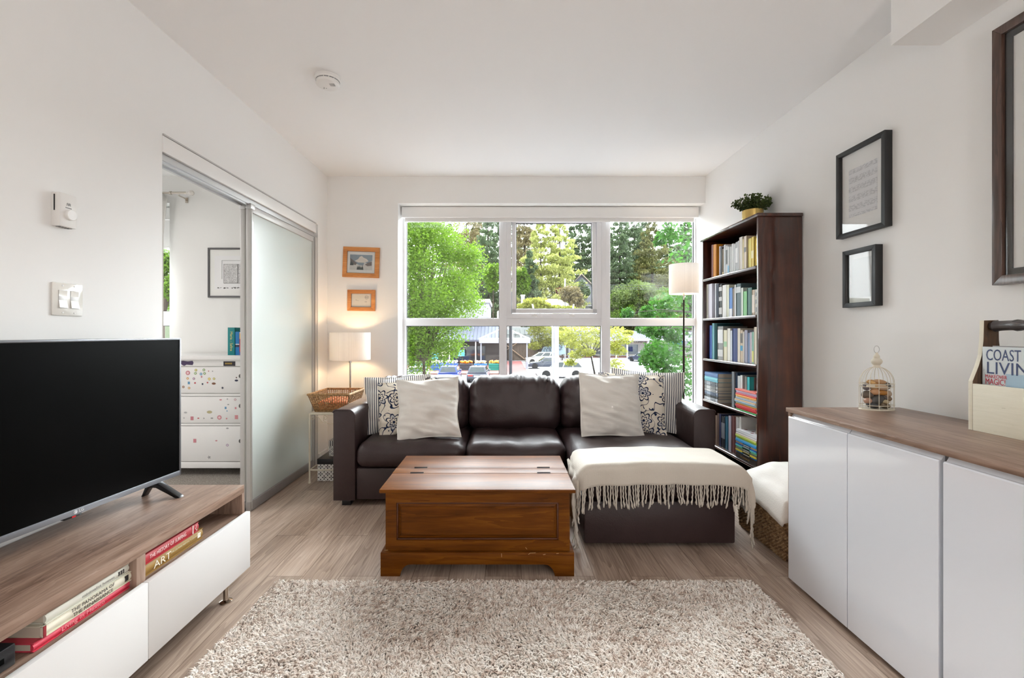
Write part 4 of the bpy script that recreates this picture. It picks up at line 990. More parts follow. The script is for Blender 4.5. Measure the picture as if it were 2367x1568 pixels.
def quadmesh(name, V, Fc, mat, parent, k=4, smooth=True):
    me = bpy.data.meshes.new(name); me.vertices.add(len(V)); me.vertices.foreach_set('co', V.astype(np.float32).ravel())
    me.loops.add(Fc.size); me.loops.foreach_set('vertex_index', Fc.astype(np.int32).ravel())
    me.polygons.add(len(Fc)); me.polygons.foreach_set('loop_start', np.arange(0, Fc.size, k, dtype=np.int32))
    me.materials.append(mat); me.update(calc_edges=True)
    if smooth: me.polygons.foreach_set('use_smooth', [True]*len(me.polygons))
    o = bpy.data.objects.new(name, me); COL.objects.link(o); o.parent = parent; return o
quadmesh('pile', V, Fc, M['rug'], t)['kind'] = 'stuff'
# ------------------------------------------------------------------ wrought iron stand with tray, lamp and boxes
t = thing('plant_stand', (-1.39, 3.9, 0), 'cream wrought iron stand in the corner holding the wicker tray and lamp', 'side table')
ax0, ax1, ay0, ay1 = -1.546, -1.235, 3.612, 4.20
for x in (ax0, ax1):
    for y in (ay0, ay1):
        m = MB(); m.tube([(x, y, .556), (x, y, .02)], .0075, 8); m.lathe([(.012, 0), (.013, .008), (.009, .016), (.008, .022)], (x, y, 0), 12); m.build('leg', M['ironcream'], t)
for z, nm in ((.548, 'top_frame'), (.105, 'stretcher')):
    m = MB()
    for a, b in (((ax0, ay0), (ax1, ay0)), ((ax0, ay1), (ax1, ay1)), ((ax0, ay0), (ax0, ay1)), ((ax1, ay0), (ax1, ay1))): m.tube([(*a, z), (*b, z)], .006, 6)
    if nm == 'top_frame': m.box((ax0, ay0, .553), (ax1, ay1, .560))
    m.build(nm, M['ironcream'], t)
m = MB()
def spiral(cx, cz, r0, turns, a0, sgn, tail):
    pts = []
    for i in range(22):
        f = i/21; w = a0+sgn*turns*2*math.pi*f; r = r0*(.22+.78*f); pts.append((cx+r*math.cos(w), ay0-.004, cz+r*math.sin(w)))
    return pts+[(x, ay0-.004, z) for x, z in tail]
m.tube(spiral(ax0+.026, .515, .017, 1.3, 0, 1, []), .0026, 6)
m.tube(spiral(ax0+.125, .520, .018, 1.2, 1, 1, [(ax0+.112, .495), (ax0+.14, .478), (ax0+.165, .474), (ax1-.08, .480)]), .0026, 6)
m.tube([(ax0+.05, ay0-.004, .54), (ax0+.08, ay0-.004, .515), (ax0+.10, ay0-.004, .49), (ax0+.13, ay0-.004, .478)], .0026, 6)
m.tube(spiral(ax1-.03, .515, .017, 1.3, math.pi, -1, []), .0026, 6)
m.build('scrollwork', M['ironcream'], t)
tr = thing('wicker_tray', (-1.392, 3.795, .561), 'flared open-weave wicker tray with ring handles on the iron stand', 'basket')
zb, zt_ = .561, .704
B4 = [(-1.515, 3.645), (-1.265, 3.645), (-1.265, 3.950), (-1.515, 3.950)]; T4 = [(-1.556, 3.600), (-1.230, 3.600), (-1.230, 3.990), (-1.556, 3.990)]
m = MB(); m.box((B4[0][0], B4[0][1], zb), (B4[2][0], B4[2][1], zb+.006)); m.build('base', M['wicker'], tr)
m = MB(); m.tube([(*p, zt_) for p in T4], .0085, 8, True); m.tube([(*p, zb+.008) for p in B4], .006, 6, True); m.build('rim', M['wicker'], tr)
m = MB()
for s in range(4):
    b0, b1, t0, t1 = Vector((*B4[s], zb)), Vector((*B4[(s+1) % 4], zb)), Vector((*T4[s], zt_)), Vector((*T4[(s+1) % 4], zt_)); n = 17 if s % 2 == 0 else 20
    for i in range(n+1): f = i/n; m.tube([b0.lerp(b1, f), t0.lerp(t1, f)], .0030, 5)
    for j in range(1, 11):
        g = j/11; a, b = b0.lerp(t0, g), b1.lerp(t1, g); nn = (b-a).cross(t0-b0).normalized()
        m.tube([a.lerp(b, k/(2*n))+nn*(.0035*math.sin(k*math.pi/2+j*math.pi)) for k in range(2*n+1)], .0042 if j < 6 else .0026, 5)
m.build('weave', M['wicker'], tr, smooth=0)
for cy_, nx in ((3.60, 0), (3.99, 0)):
    m = MB(); s = -1 if cy_ < 3.8 else 1
    m.tube([(-1.392+.034*math.cos(2*math.pi*i/24), cy_+s*(.012-.010*math.sin(2*math.pi*i/24)), .672+.034*math.sin(2*math.pi*i/24)) for i in range(24)], .003, 6, True); m.build('ring_handle', M['wicker'], tr)
def pad(u, v): return (-1.505+.23*u, 3.665+.27*v, .655+.012*nz((u*3, v*3, 1), 1)-.02*(abs(2*u-1)**6+abs(2*v-1)**6))
m = MB(); m.grid(pad, 14, 14); m.box((-1.50, 3.67, .567), (-1.28, 3.93, .640), .01)
tag(m.build('folded_cloth', plain('orange_cloth', (226, 130, 92), .85, var=.3, bump=.3)), 'orange folded cloth lying inside the wicker tray', 'cloth')
def lamp_shade(m, x, y, z0, z1, r):
    m.lathe([(r*.995, z0), (r, z0+.004), (r, z1-.004), (r*.995, z1), (r*.985, z1), (r*.985, z0), (r*.995, z0)], (x, y, 0), 56, caps=False)
lx, ly = -1.388, 4.098
t = thing('table_lamp', (lx, ly, .560), 'table lamp with a textured white drum shade, lit, in the corner', 'table lamp')
m = MB(); m.lathe([(.082, .560), (.082, .568), (.02, .575), (.011, .585)], (lx, ly, 0), 32); m.build('base', M['chrome'], t)
m = MB(); m.tube([(lx, ly, .575), (lx, ly, .965)], .0085, 12); m.lathe([(.0125, .925), (.0125, .955)], (lx, ly, 0), 16); m.build('stem', M['chrome'], t)
m = MB(); lamp_shade(m, lx, ly, .951, 1.197, .176); m.build('lamp_shade', M['shade'], t, smooth=60)
m = MB()
for w in (0, 2.1, 4.2): m.tube([(lx, ly, .985), (lx+.172*math.cos(w), ly+.172*math.sin(w), .985)], .002, 5)
m.build('spider', M['chrome'], t)
g = G('warm_bulb'); e = g.n('Emission', {0: (1, .72, .42), 1: 14.0}); g.t.links.new(e.outputs[0], g.out.inputs[0]); M['bulb'] = g.m
m = MB(); m.lathe([(.004, .985), (.014, .99), (.016, 1.01), (.028, 1.045), (.026, 1.07), (.012, 1.086), (.001, 1.089)], (lx, ly, 0), 20); m.build('bulb', M['bulb'], t)
l = lamp('table_lamp_light', 'POINT', 7.0, (0, 0, .50), color=(1, .66, .36), shadow_soft_size=.035); l.parent = t
fx, fy = 1.655, 4.200
t = thing('floor_lamp', (fx, fy, 0), 'tall floor lamp with a textured white drum shade in front of the window', 'floor lamp')
m = MB(); m.lathe([(.112, 0), (.112, .014), (.105, .018), (.012, .022)], (fx, fy, 0), 36); m.build('base', M['darkbronze'], t)
m = MB(); m.tube([(fx, fy, .02), (fx, fy, 1.50)], .0075, 10); m.tube([(fx, fy, .80), (fx, fy, 1.22)], .0098, 10); m.build('pole', M['darkbronze'], t)
m = MB(); m.tube([(fx, fy, 1.49), (fx, fy, 1.58)], .006, 10); m.lathe([(.011, 1.535), (.011, 1.56)], (fx, fy, 0), 14); m.build('neck', M['chrome'], t)
m = MB(); lamp_shade(m, fx, fy, 1.553, 1.824, .130); m.build('lamp_shade', M['shade'], t, smooth=60)
m = MB()
for w in (.4, 2.5, 4.6): m.tube([(fx, fy, 1.58), (fx+.128*math.cos(w), fy+.128*math.sin(w), 1.58)], .002, 5)
m.build('spider', M['chrome'], t)
m = MB(); m.lathe([(.004, 1.585), (.014, 1.59), (.016, 1.61), (.028, 1.645), (.026, 1.67), (.012, 1.686), (.001, 1.689)], (fx, fy, 0), 20); m.build('bulb', M['bulb'], t)
l = lamp('floor_lamp_light', 'POINT', 2.2, (0, 0, 1.65), color=(1, .70, .42), shadow_soft_size=.035); l.parent = t
# storage boxes on the floor under the stand
def box_print(name, bgc, fgc, sc):
    g = G(name); sx_ = g.n('SeparateXYZ', {0: g.coord()})
    def blob(ox, oz):
        a = g.math('SUBTRACT', g.math('FRACT', g.math('ADD', g.math('MULTIPLY', g.math('ADD', sx_.outputs[0], sx_.outputs[1]), sc), ox)), .5); b = g.math('SUBTRACT', g.math('FRACT', g.math('ADD', g.math('MULTIPLY', sx_.outputs[2], sc), oz)), .5)
        r = g.math('SQRT', g.math('ADD', g.math('MULTIPLY', a, a), g.math('MULTIPLY', b, b))); an = g.math('ARCTAN2', b, a)
        pt = g.math('MULTIPLY', g.math('GREATER_THAN', g.math('ABSOLUTE', g.math('COSINE', g.math('MULTIPLY', an, 2.0))), .80), g.math('MULTIPLY', g.math('GREATER_THAN', r, .06), g.math('LESS_THAN', r, .30)))
        return g.math('MAXIMUM', pt, g.math('LESS_THAN', r, .04))
    return g.done(col=g.mix(g.math('MINIMUM', g.math('ADD', blob(0, 0), blob(.5, .5)), 1.0), c(*bgc), c(*fgc)), rough=.6)
t = thing('storage_box', (-1.36, 3.83, 0), 'white cardboard box with black flowers and a black lid under the iron stand', 'storage box')
m = MB(); m.box((-1.505, 3.665, .0), (-1.252, 4.0, .145)); m.build('box_body', box_print('black_flower_print', (236, 234, 230), (24, 22, 24), 17.5), t)
m = MB(); m.box((-1.508, 3.662, .135), (-1.249, 4.003, .178), .001); m.box((-1.5085, 3.700, .145), (-1.507, 3.73, .165)); m.build('lid', plain('black_card', (22, 22, 26), .35), t)
t = thing('storage_box', (-1.33, 3.87, .178), 'smaller patterned box with a striped lid stacked on the black lidded box', 'storage box')
m = MB(); m.box((-1.443, 3.745, .178), (-1.262, 3.98, .272)); m.build('box_body', box_print('grey_lace_print', (222, 220, 216), (70, 68, 72), 26), t)
g = G('striped_lid'); xx = g.n('SeparateXYZ', {0: g.coord()}); st = g.math('LESS_THAN', g.math('FRACT', g.math('MULTIPLY', g.math('ADD', xx.outputs[0], xx.outputs[1]), 60.0)), .5)
m = MB(); m.box((-1.446, 3.742, .262), (-1.259, 3.983, .306), .001); m.build('lid', g.done(col=g.mix(st, c(228, 226, 222), c(66, 60, 64)), rough=.5), t)

# ------------------------------------------------------------------ bookcase
KX, KY0, KY1, KZ = 1.624, 2.911, 3.742, 1.962
t = thing('bookcase', (1.765, 3.33, 0), 'tall dark mahogany bookcase full of books beside the window', 'bookcase')
m = MB(); m.box((KX-.012, KY0-.010, KZ-.024), (XR-.004, KY1+.010, KZ), .007); m.build('top_board', M['mahogany'], t)
for y0 in (KY0, KY1-.020):
    m = MB(); m.box((KX, y0, 0), (XR-.006, y0+.020, KZ-.024), .003); m.build('side_panel', M['mahogany'], t)
m = MB(); m.box((XR-.018, KY0+.02, .02), (XR-.008, KY1-.02, KZ-.024)); m.build('back_panel', M['mahogany'], t)
SH = [1.6297, 1.311, .988, .659, .3256]
for z in SH+[.075]:
    m = MB(); m.box((KX-.004, KY0+.020, z-.020), (XR-.018, KY1-.020, z), .0085, seg=3); m.build('shelf', M['mahogany'], t)
m = MB(); m.box((KX+.02, KY0+.02, 0), (KX+.035, KY1-.02, .055)); m.build('plinth', M['mahogany'], t)

ORD = 'first second third fourth fifth sixth seventh eighth ninth tenth eleventh twelfth thirteenth fourteenth fifteenth sixteenth seventeenth eighteenth nineteenth twentieth twenty-first twenty-second'.split()
SPX = 1.650
def shelf_row(z, org, sc, rows, where, grp, limit=None):
    """rows: (x0, x1, y of the top edge) read in a crop of the photograph, colour, words, set-back"""
    far = None; y1prev = KY1-.024
    for i, r in enumerate(rows):
        x0, x1, yt, col, wd = r[:5]; back = r[5] if len(r) > 5 else 0; band = r[6] if len(r) > 6 else None
        X = SPX+back
        ya = X*F/(org[0]+x0*sc-VX); yb = X*F/(org[0]+x1*sc-VX)
        ya = min(ya, y1prev-.0005); yb = max(min(yb, ya-.006), KY0+.0215)
        if ya-yb < .005: continue
        py = org[1]+yt*sc; h = (EH-(py-VY)*((ya+yb)/2)/F)-z; h = max(.10, min(h, .290))
        dp = min(XR-.02-X, h*.72)
        book((X, yb, z), (dp, ya-yb, h), col, '%s, %s from the window end of the %s' % (wd, ORD[i], where), 'z', '-x', grp, band=band)
        y1prev = yb
o1 = (1640, 480); s1 = .10204
shelf_row(SH[0], o1, s1, [
 (40, 84, 845, (110, 42, 26), 'dark red book'), (85, 122, 838, (224, 150, 36), 'amber yellow book'), (122, 152, 835, (216, 140, 26), 'deeper amber book'), (152, 214, 840, (96, 84, 78), 'wide grey brown book', .05, [(.0, .42, (58, 40, 30))]), (220, 247, 880, (196, 190, 204), 'pale lilac book'), (248, 288, 905, (26, 24, 24), 'black book'), (290, 320, 935, (132, 108, 80), 'brown book', 0, [(.0, .12, (226, 196, 130))]),
 (324, 360, 842, (228, 232, 236), 'white book'), (368, 406, 866, (226, 226, 226), 'white book with black lettering', 0, [(.35, .85, (60, 60, 60))]), (408, 446, 885, (222, 226, 226), 'white book with a blue foot', 0, [(.0, .3, (110, 170, 206))]), (458, 496, 886, (206, 208, 208), 'light grey book'), (497, 540, 820, (226, 226, 226), 'tall white book'), (541, 586, 832, (214, 216, 218), 'silver grey book'), (590, 642, 782, (196, 198, 200), 'grey glossy book', 0, [(.3, .8, (230, 230, 230))]), (645, 674, 752, (214, 216, 218), 'pale silver book'), (675, 746, 668, (222, 216, 208), 'broad off-white book'), (749, 774, 712, (232, 220, 170), 'pale yellow slim book'), (775, 836, 648, (228, 216, 200), 'cream book with a grey oval', 0, [(.52, .66, (130, 128, 128))]), (838, 879, 742, (150, 110, 40), 'dark gold book', .03), (880, 944, 700, (234, 220, 120), 'lemon yellow book'), (945, 1004, 664, (238, 212, 110), 'warm yellow book', 0, [(.3, .55, (240, 228, 170))]), (1040, 1090, 690, (240, 206, 60), 'bright yellow book')],
 'top shelf', 'books on the top shelf of the bookcase')
o2 = (1600, 420); s2 = .2295
shelf_row(SH[1], o2, s2, [
 (132, 162, 1036, (214, 210, 196), 'cream grey book', 0, [(.1, .9, (196, 192, 180))]), (163, 200, 1031, (226, 224, 234), 'lavender white book'), (200, 226, 1030, (52, 26, 56), 'dark purple book', .02), (229, 242, 1026, (226, 228, 234), 'slim white book'), (242, 266, 1030, (30, 40, 66), 'navy book'), (268, 300, 1036, (52, 54, 58), 'black and white photo book', 0, [(.1, .3, (190, 190, 190)), (.5, .62, (190, 190, 190)), (.8, .92, (200, 200, 200))]), (302, 344, 1042, (232, 232, 230), 'white book'), (346, 371, 1040, (224, 226, 206), 'pale green white book'), (373, 404, 1070, (106, 150, 214), 'light blue book with a white foot', 0, [(.0, .28, (230, 232, 234))]), (406, 425, 1076, (150, 140, 130), 'grey brown book'), (426, 440, 1040, (232, 234, 236), 'slim white book'), (441, 490, 1028, (86, 108, 116), 'large slate teal book', 0, [(.72, .90, (200, 206, 208))]), (491, 512, 1070, (222, 230, 224), 'white green book'), (513, 551, 1106, (132, 196, 134), 'short bright green book'), (552, 600, 1070, (58, 104, 98), 'dark teal green book'), (602, 630, 1090, (198, 180, 160), 'tan book', 0, [(.1, .8, (222, 210, 196))]), (631, 658, 1086, (216, 214, 206), 'cream book with squares', 0, [(.12, .3, (150, 150, 150)), (.45, .6, (150, 150, 150)), (.75, .88, (150, 150, 150))])],
 'second shelf', 'books on the second shelf of the bookcase')
o3 = (1600, 720); s3 = .2551
shelf_row(SH[2], o3, s3, [
 (157, 179, 128, (44, 84, 160), 'slim royal blue book'), (180, 200, 108, (120, 178, 186), 'tall light teal book'), (200, 229, 112, (20, 78, 88), 'large dark teal book', .02), (230, 280, 136, (150, 152, 150), 'grey spotted book', 0, [(.5, .9, (222, 222, 222)), (.1, .3, (206, 206, 204))]), (284, 315, 170, (222, 216, 190), 'cream book with a green band', 0, [(.45, .62, (150, 190, 150))]), (317, 345, 155, (232, 230, 220), 'ivory book'), (346, 362, 175, (222, 228, 236), 'slim white blue book'), (363, 410, 155, (36, 56, 116), 'navy blue book'), (411, 434, 154, (230, 222, 208), 'cream book'), (435, 459, 170, (206, 190, 166), 'tan book with a blue patch', 0, [(.36, .52, (60, 150, 190)), (.6, .9, (90, 86, 80))]), (460, 472, 184, (220, 214, 206), 'slim ivory book'), (473, 500, 170, (168, 168, 186), 'grey lavender book'), (504, 521, 196, (130, 150, 186), 'dusty blue book'), (522, 540, 190, (206, 196, 206), 'pinkish grey book'), (541, 558, 186, (160, 206, 190), 'mint green book', 0, [(.05, .4, (214, 210, 120))]), (560, 584, 142, (224, 214, 196), 'tall cream book')],
 'third shelf', 'books on the third shelf of the bookcase')
# fourth shelf: eight volumes lying in a stack, a row standing behind, thin booklets stacked in front
z = SH[3]; gp = 'volumes lying in a stack on the fourth shelf'
lay = [(.024, .0, (196, 200, 206), 'pale grey'), (.020, .012, (70, 74, 78), 'black and white'), (.026, -.004, (120, 134, 154), 'grey blue'), (.018, .008, (190, 190, 190), 'thin silver'), (.030, .010, (170, 172, 172), 'beige photo'), (.034, .006, (134, 140, 146), 'grey photo'), (.036, -.002, (130, 200, 212), 'turquoise'), (.034, -.004, (92, 128, 178), 'mid blue')]
for i, (h, sh, col, wd) in enumerate(lay):
    n = len(lay)-i
    b = book((KX+.004+abs(sh)*.4, 3.482+sh*.5, z), (.178, .226, h-.0008), col, '%s volume, %s from the top of the lying stack at the window end' % (wd, ORD[n-1]), 'x', '-x', gp, band=[(.2, .5, tuple(min(255, k+40) for k in col)), (.6, .85, tuple(max(0, k-40) for k in col))] if i not in (6, 7) else None)
    z += h
o4 = (1600, 720)
shelf_row(SH[3], o4, s3, [
 (357, 380, 548, (130, 136, 142), 'tall grey book'), (381, 408, 556, (34, 60, 90), 'large dark blue book', .01), (412, 434, 586, (206, 212, 214), 'silver white book'), (436, 454, 580, (226, 230, 230), 'white book'), (458, 470, 584, (20, 22, 24), 'slim black book', .01), (471, 494, 590, (130, 126, 122), 'grey patterned book'), (497, 519, 596, (60, 190, 196), 'turquoise book'), (521, 560, 598, (120, 112, 112), 'grey brown book', .03)],
 'fourth shelf standing row', 'books standing on the fourth shelf')
z = SH[3]; gp = 'thin booklets stacked on the fourth shelf'
thin = [((70, 178, 96), 'green'), ((226, 76, 84), 'red'), ((232, 84, 92), 'coral red'), ((222, 70, 82), 'deep red'), ((238, 170, 74), 'orange'), ((196, 220, 214), 'mint grey'), ((176, 204, 222), 'pale blue'), ((226, 196, 160), 'tan'), ((164, 184, 206), 'blue grey'), ((240, 222, 190), 'cream'), ((240, 178, 90), 'light orange'), ((224, 88, 96), 'rose red'), ((226, 196, 220), 'lilac'), ((226, 206, 230), 'pale lavender'), ((240, 136, 124), 'salmon')]
for i, (col, wd) in enumerate(thin):
    j = .004*math.sin(i*1.7)-(.006 if 4 < i < 9 else 0)
    n = len(thin)-i
    book((KX-.002+j, 2.934+.002*math.sin(i*2.3), z), (.17, .258, .0094), col, '%s booklet, %s from the top of the thin pile on the fourth shelf' % (wd, ORD[n-1]), 'x', '-x', gp, hard=False, name='booklet', cat='booklet')
    z += .0098
# fifth shelf
shelf_row(SH[4], o4, s3, [
 (210, 227, 945, (150, 124, 108), 'tan brown book'), (228, 244, 925, (110, 84, 72), 'brown book'), (245, 262, 930, (40, 48, 92), 'navy book'), (263, 297, 955, (24, 26, 36), 'black book with white lettering', 0, [(.3, .8, (120, 122, 130))]), (298, 326, 955, (30, 100, 126), 'teal blue book'), (328, 354, 950, (196, 190, 206), 'pale lavender book'), (356, 394, 950, (112, 62, 60), 'maroon brown book'), (396, 424, 960, (200, 200, 200), 'white patterned book', 0, [(.4, .7, (110, 110, 112))]), (426, 444, 958, (228, 226, 222), 'slim white book')],
 'fifth shelf', 'books standing on the fifth shelf')
b = book((SPX+.02, 2.99, SH[4]), (.20, .035, .262), (160, 146, 130), 'beige hardback with its cover facing out behind the low pile on the fifth shelf', 'z', '-x')
text('cover_title', 'STAND', .034, plain('cover_ink', (70, 60, 54)), b, (SPX+.095, 2.9894, SH[4]+.215), (1, 0, 0), (0, 0, 1))
z = SH[4]; gp = 'low pile at the near end of the fifth shelf'
pile = [(.040, (46, 30, 24), 'dark brown thick', None), (.011, (40, 130, 210), 'bright blue', None), (.011, (226, 204, 60), 'yellow', None), (.010, (130, 130, 110), 'olive grey', None), (.011, (150, 214, 150), 'light green', None), (.010, (90, 196, 190), 'aqua', None), (.011, (36, 96, 180), 'royal blue', None), (.013, (230, 190, 140), 'peach', None), (.012, (40, 150, 214), 'sky blue', None), (.010, (110, 190, 224), 'pale sky blue', None), (.011, (180, 214, 70), 'lime', None), (.012, (206, 222, 110), 'yellow green', None), (.009, (206, 190, 180), 'beige', None), (.026, (226, 226, 230), 'white flower covered', None)]
for i, (h, col, wd, bd) in enumerate(pile):
    n = len(pile)-i
    bd = [(.36, .72, (16, 18, 20))] if 1 <= i <= 7 else None
    b = book((KX-.002+.003*math.sin(i*2.1), 2.934, z), (.185, .258, h-.0005), col, '%s book, %s from the top of the fifth shelf pile' % (wd, ORD[n-1]), 'x', '-x', gp, band=bd)
    if i == 0: text('spine_title', 'THE GOLDEN AGE', .013, plain('gilt_ink', (190, 150, 80), .3, metal=.6), b, (KX-.0035, 3.07, z+.02), (0, -1, 0), (0, 0, 1), sx=1.1)
    if 1 <= i <= 7: m = MB(); m.box((KX-.0048, 3.013, z+.004), (KX-.001, 3.088, z+.006)); m.build('white_lettering', plain('white_ink', (240, 238, 230)), b)
    if i == len(pile)-1:
        m = MB(); r = random.Random(4)
        for q in range(14):
            x, y = KX+.02+r.random()*.14, 2.95+r.random()*.22; m.lathe([(.011, 0), (.011, .0008)], (x, y, z+h-.0006), 8)
        m.build('flower_print', plain('maroon_flower', (130, 50, 54)), b)
    z += h
# potted plant on top
px_, py_ = 1.800, 3.30
t = thing('potted_plant', (px_, py_, KZ), 'small leafy plant in a brass pot on top of the bookcase', 'plant')
m = MB(); m.lathe([(.064, 0), (.068, .004), (.070, .118), (.067, .120), (.064, .112), (.062, .02)], (px_, py_, KZ), 40, caps=True); m.build('pot', M['brass'], t)
m = MB(); m.lathe([(.001, .106), (.064, .104)], (px_, py_, KZ), 20, caps=False); m.build('soil', M['soil'], t)
r = random.Random(12); ms = MB(); ml_ = MB()
for i in range(120):
    w = r.uniform(0, 2*math.pi); tl = r.uniform(.05, 1.0)**.8; L = r.uniform(.09, .135); p0 = Vector((px_+.03*math.cos(w)*tl, py_+.03*math.sin(w)*tl, KZ+.105)); pts = []
    for j in range(7):
        f = j/6; out = L*math.sin(tl*1.5*f)*.85; up = L*(f*math.cos(tl*1.05)-.10*tl*f*f); q = p0+Vector((math.cos(w)*out, math.sin(w)*out, up)); q.x = min(q.x, XR-.03); pts.append(q)
    ms.tube(pts, .0010, 4)
    for j in range(1, 7):
        for sgn in (-1, 1):
            b = pts[j]; d = (pts[j]-pts[j-1]).normalized(); s = d.cross(Vector((r.uniform(-1, 1), r.uniform(-1, 1), r.uniform(.2, 1)))).normalized()*sgn
            e = (s*.8+d*.5).normalized(); wv = e.cross(d).normalized(); wv = (wv+Vector((r.uniform(-.5, .5),)*3)).normalized(); side = e.cross(wv).normalized(); l = r.uniform(.013, .021); hw = l*.34
            ml_.add([b, b+e*l*.35+side*hw, b+e*l*.75+side*hw*.8, b+e*l+wv*.002, b+e*l*.75-side*hw*.8, b+e*l*.35-side*hw, b+e*l*.5+wv*.0025], [(0, 1, 6), (1, 2, 6), (2, 3, 6), (3, 4, 6), (4, 5, 6), (5, 0, 6)])
ms.build('stems', plain('plant_stem', (66, 74, 40)), t); ml_.build('leaves', M['leaf_pot'], t, smooth=70)

# ------------------------------------------------------------------ seagrass basket with a fleece beside the sideboard
t = thing('seagrass_basket', (1.65, 2.60, 0), 'rectangular woven seagrass basket on the floor between the chaise and the sideboard', 'basket')
qx0, qx1, qy0, qy1 = 1.442, 1.860, 2.345, 2.850
rc = .035
def ringpt(s):
    """point and outward normal on the rounded rectangle, s in 0..1"""
    segs = []; w, d = qx1-qx0-2*rc, qy1-qy0-2*rc; per = 2*(w+d)+2*math.pi*rc; a = s % 1*per
    for k, (cx, cy, dx, dy, ln) in enumerate(((qx0+rc, qy0, 1, 0, w), (qx1, qy0+rc, 0, 1, d), (qx1-rc, qy1, -1, 0, w), (qx0, qy1-rc, 0, -1, d))):
        if a <= ln: return cx+dx*a, cy+dy*a, dy, -dx
        a -= ln; q = math.pi/2*rc
        if a <= q:
            th = -math.pi/2+k*math.pi/2+a/rc; ox, oy = ((qx1-rc, qy0+rc), (qx1-rc, qy1-rc), (qx0+rc, qy1-rc), (qx0+rc, qy0+rc))[k]
            return ox+rc*math.cos(th), oy+rc*math.sin(th), math.cos(th), math.sin(th)
        a -= q
    return qx0+rc, qy0, 0, -1
NR, NC = 27, 130
def bw(u, v):
    x, y, nx, ny = ringpt(u); row = v*NR; col = u*NC; ri = int(min(row, NR-1e-6)); fr = row-ri
    amp = .0058*math.sin(math.pi*fr)*math.cos(math.pi*(col+ri))+.003*math.sin(math.pi*fr)
    tap = -.018*(1-v); return (x+nx*(amp+tap), y+ny*(amp+tap), .004+v*.252)
m = MB(); m.grid(bw, NC*4, NR*4+1, cu=True); m.build('weave', M['wickerdark'], t, smooth=70)
m = MB(); m.tube([(ringpt(i/120)[0], ringpt(i/120)[1], .258+.002*math.sin(i*1.6)) for i in range(120)], .010, 8, True); m.build('rim', M['wickerdark'], t)
m = MB(); m.box((qx0+.03, qy0+.03, .0), (qx1-.03, qy1-.03, .012)); m.build('base', M['wickerdark'], t)
def fleece(u, v):
    x = 1.420+.460*u; y = 2.322+.545*v; dx = (u-.5)*2; dy = (v-.5)*2
    hump = .150*(1-abs(dx)**2.6*.9)*(1-abs(dy)**3*.75)*(.78+.32*u)
    e = max(abs(dx), 0)
    z = .284+hump+.014*nz((u*3, v*3, 2), 1.3)+.006*nz((u*8, v*5, 4), 1.2)
    z -= max(max(0, -dx-.86)*.62*(.25+.75*(1-v)), max(0, -dy-.90)*.75, max(0, dx-.93)*.3)
    return (max(x, 1.418-.004*math.sin(v*20)), y, z)
m = MB(); m.grid(fleece, 60, 60)
o = m.build('fleece_blanket', M['whitethrow'], smooth=85); md = o.modifiers.new('thickness', 'SOLIDIFY'); md.thickness = .008; md.offset = 1
tag(o, 'white fleece blanket heaped in the seagrass basket', 'blanket')

# ------------------------------------------------------------------ bedroom: dresser, books, curtain rod
DYF, DX0, DX1 = 3.80, -3.02, -1.945
t = thing('dresser', (-2.48, 4.05, 0), 'white chest of drawers covered with small stickers in the bedroom', 'dresser')
m = MB(); m.box((DX0-.02, DYF-.02, .968), (DX1+.02, 4.31, 1.003), .004); m.build('top', M['whitewood'], t)
m = MB(); m.box((DX0, DYF+.006, .062), (DX0+.04, 4.30, .968)); m.box((DX1-.04, DYF+.006, .062), (DX1, 4.30, .968)); m.box((DX0, 4.28, .062), (DX1, 4.30, .968)); m.box((DX0, DYF+.022, .13), (DX1, 4.28, .965)); m.build('carcass', M['whitewood'], t)
m = MB(); m.box((DX0+.0, DYF+.002, .914), (DX1, DYF+.03, .968), .002); fz = m.build('frieze', M['whitewood'], t)
m = MB(); m.box((DX0+.0, DYF+.004, .062), (DX1, DYF+.03, .114), .002); m.build('bottom_rail', M['whitewood'], t)
for q in ((.6645, .6845), (.4185, .4355)): m = MB(); m.box((DX0+.045, DYF+.003, q[0]), (DX1-.045, DYF+.024, q[1]), .001); m.build('rail', M['whitewood'], t)
for x in (DX0+.03, DX1-.03):
    for y in (DYF+.03, 4.26):
        m = MB(); m.box((x-.025, y-.022, 0), (x+.025, y+.022, .062)); m.build('leg', M['whitewood'], t)
PINK, OLV, GRN, BLU, RED, TAN, GRY, NVY, YEL, BRN = (214, 140, 150), (190, 180, 80), (140, 170, 110), (96, 150, 190), (190, 70, 80), (214, 160, 90), (170, 168, 170), (50, 56, 80), (226, 196, 70), (140, 96, 70)
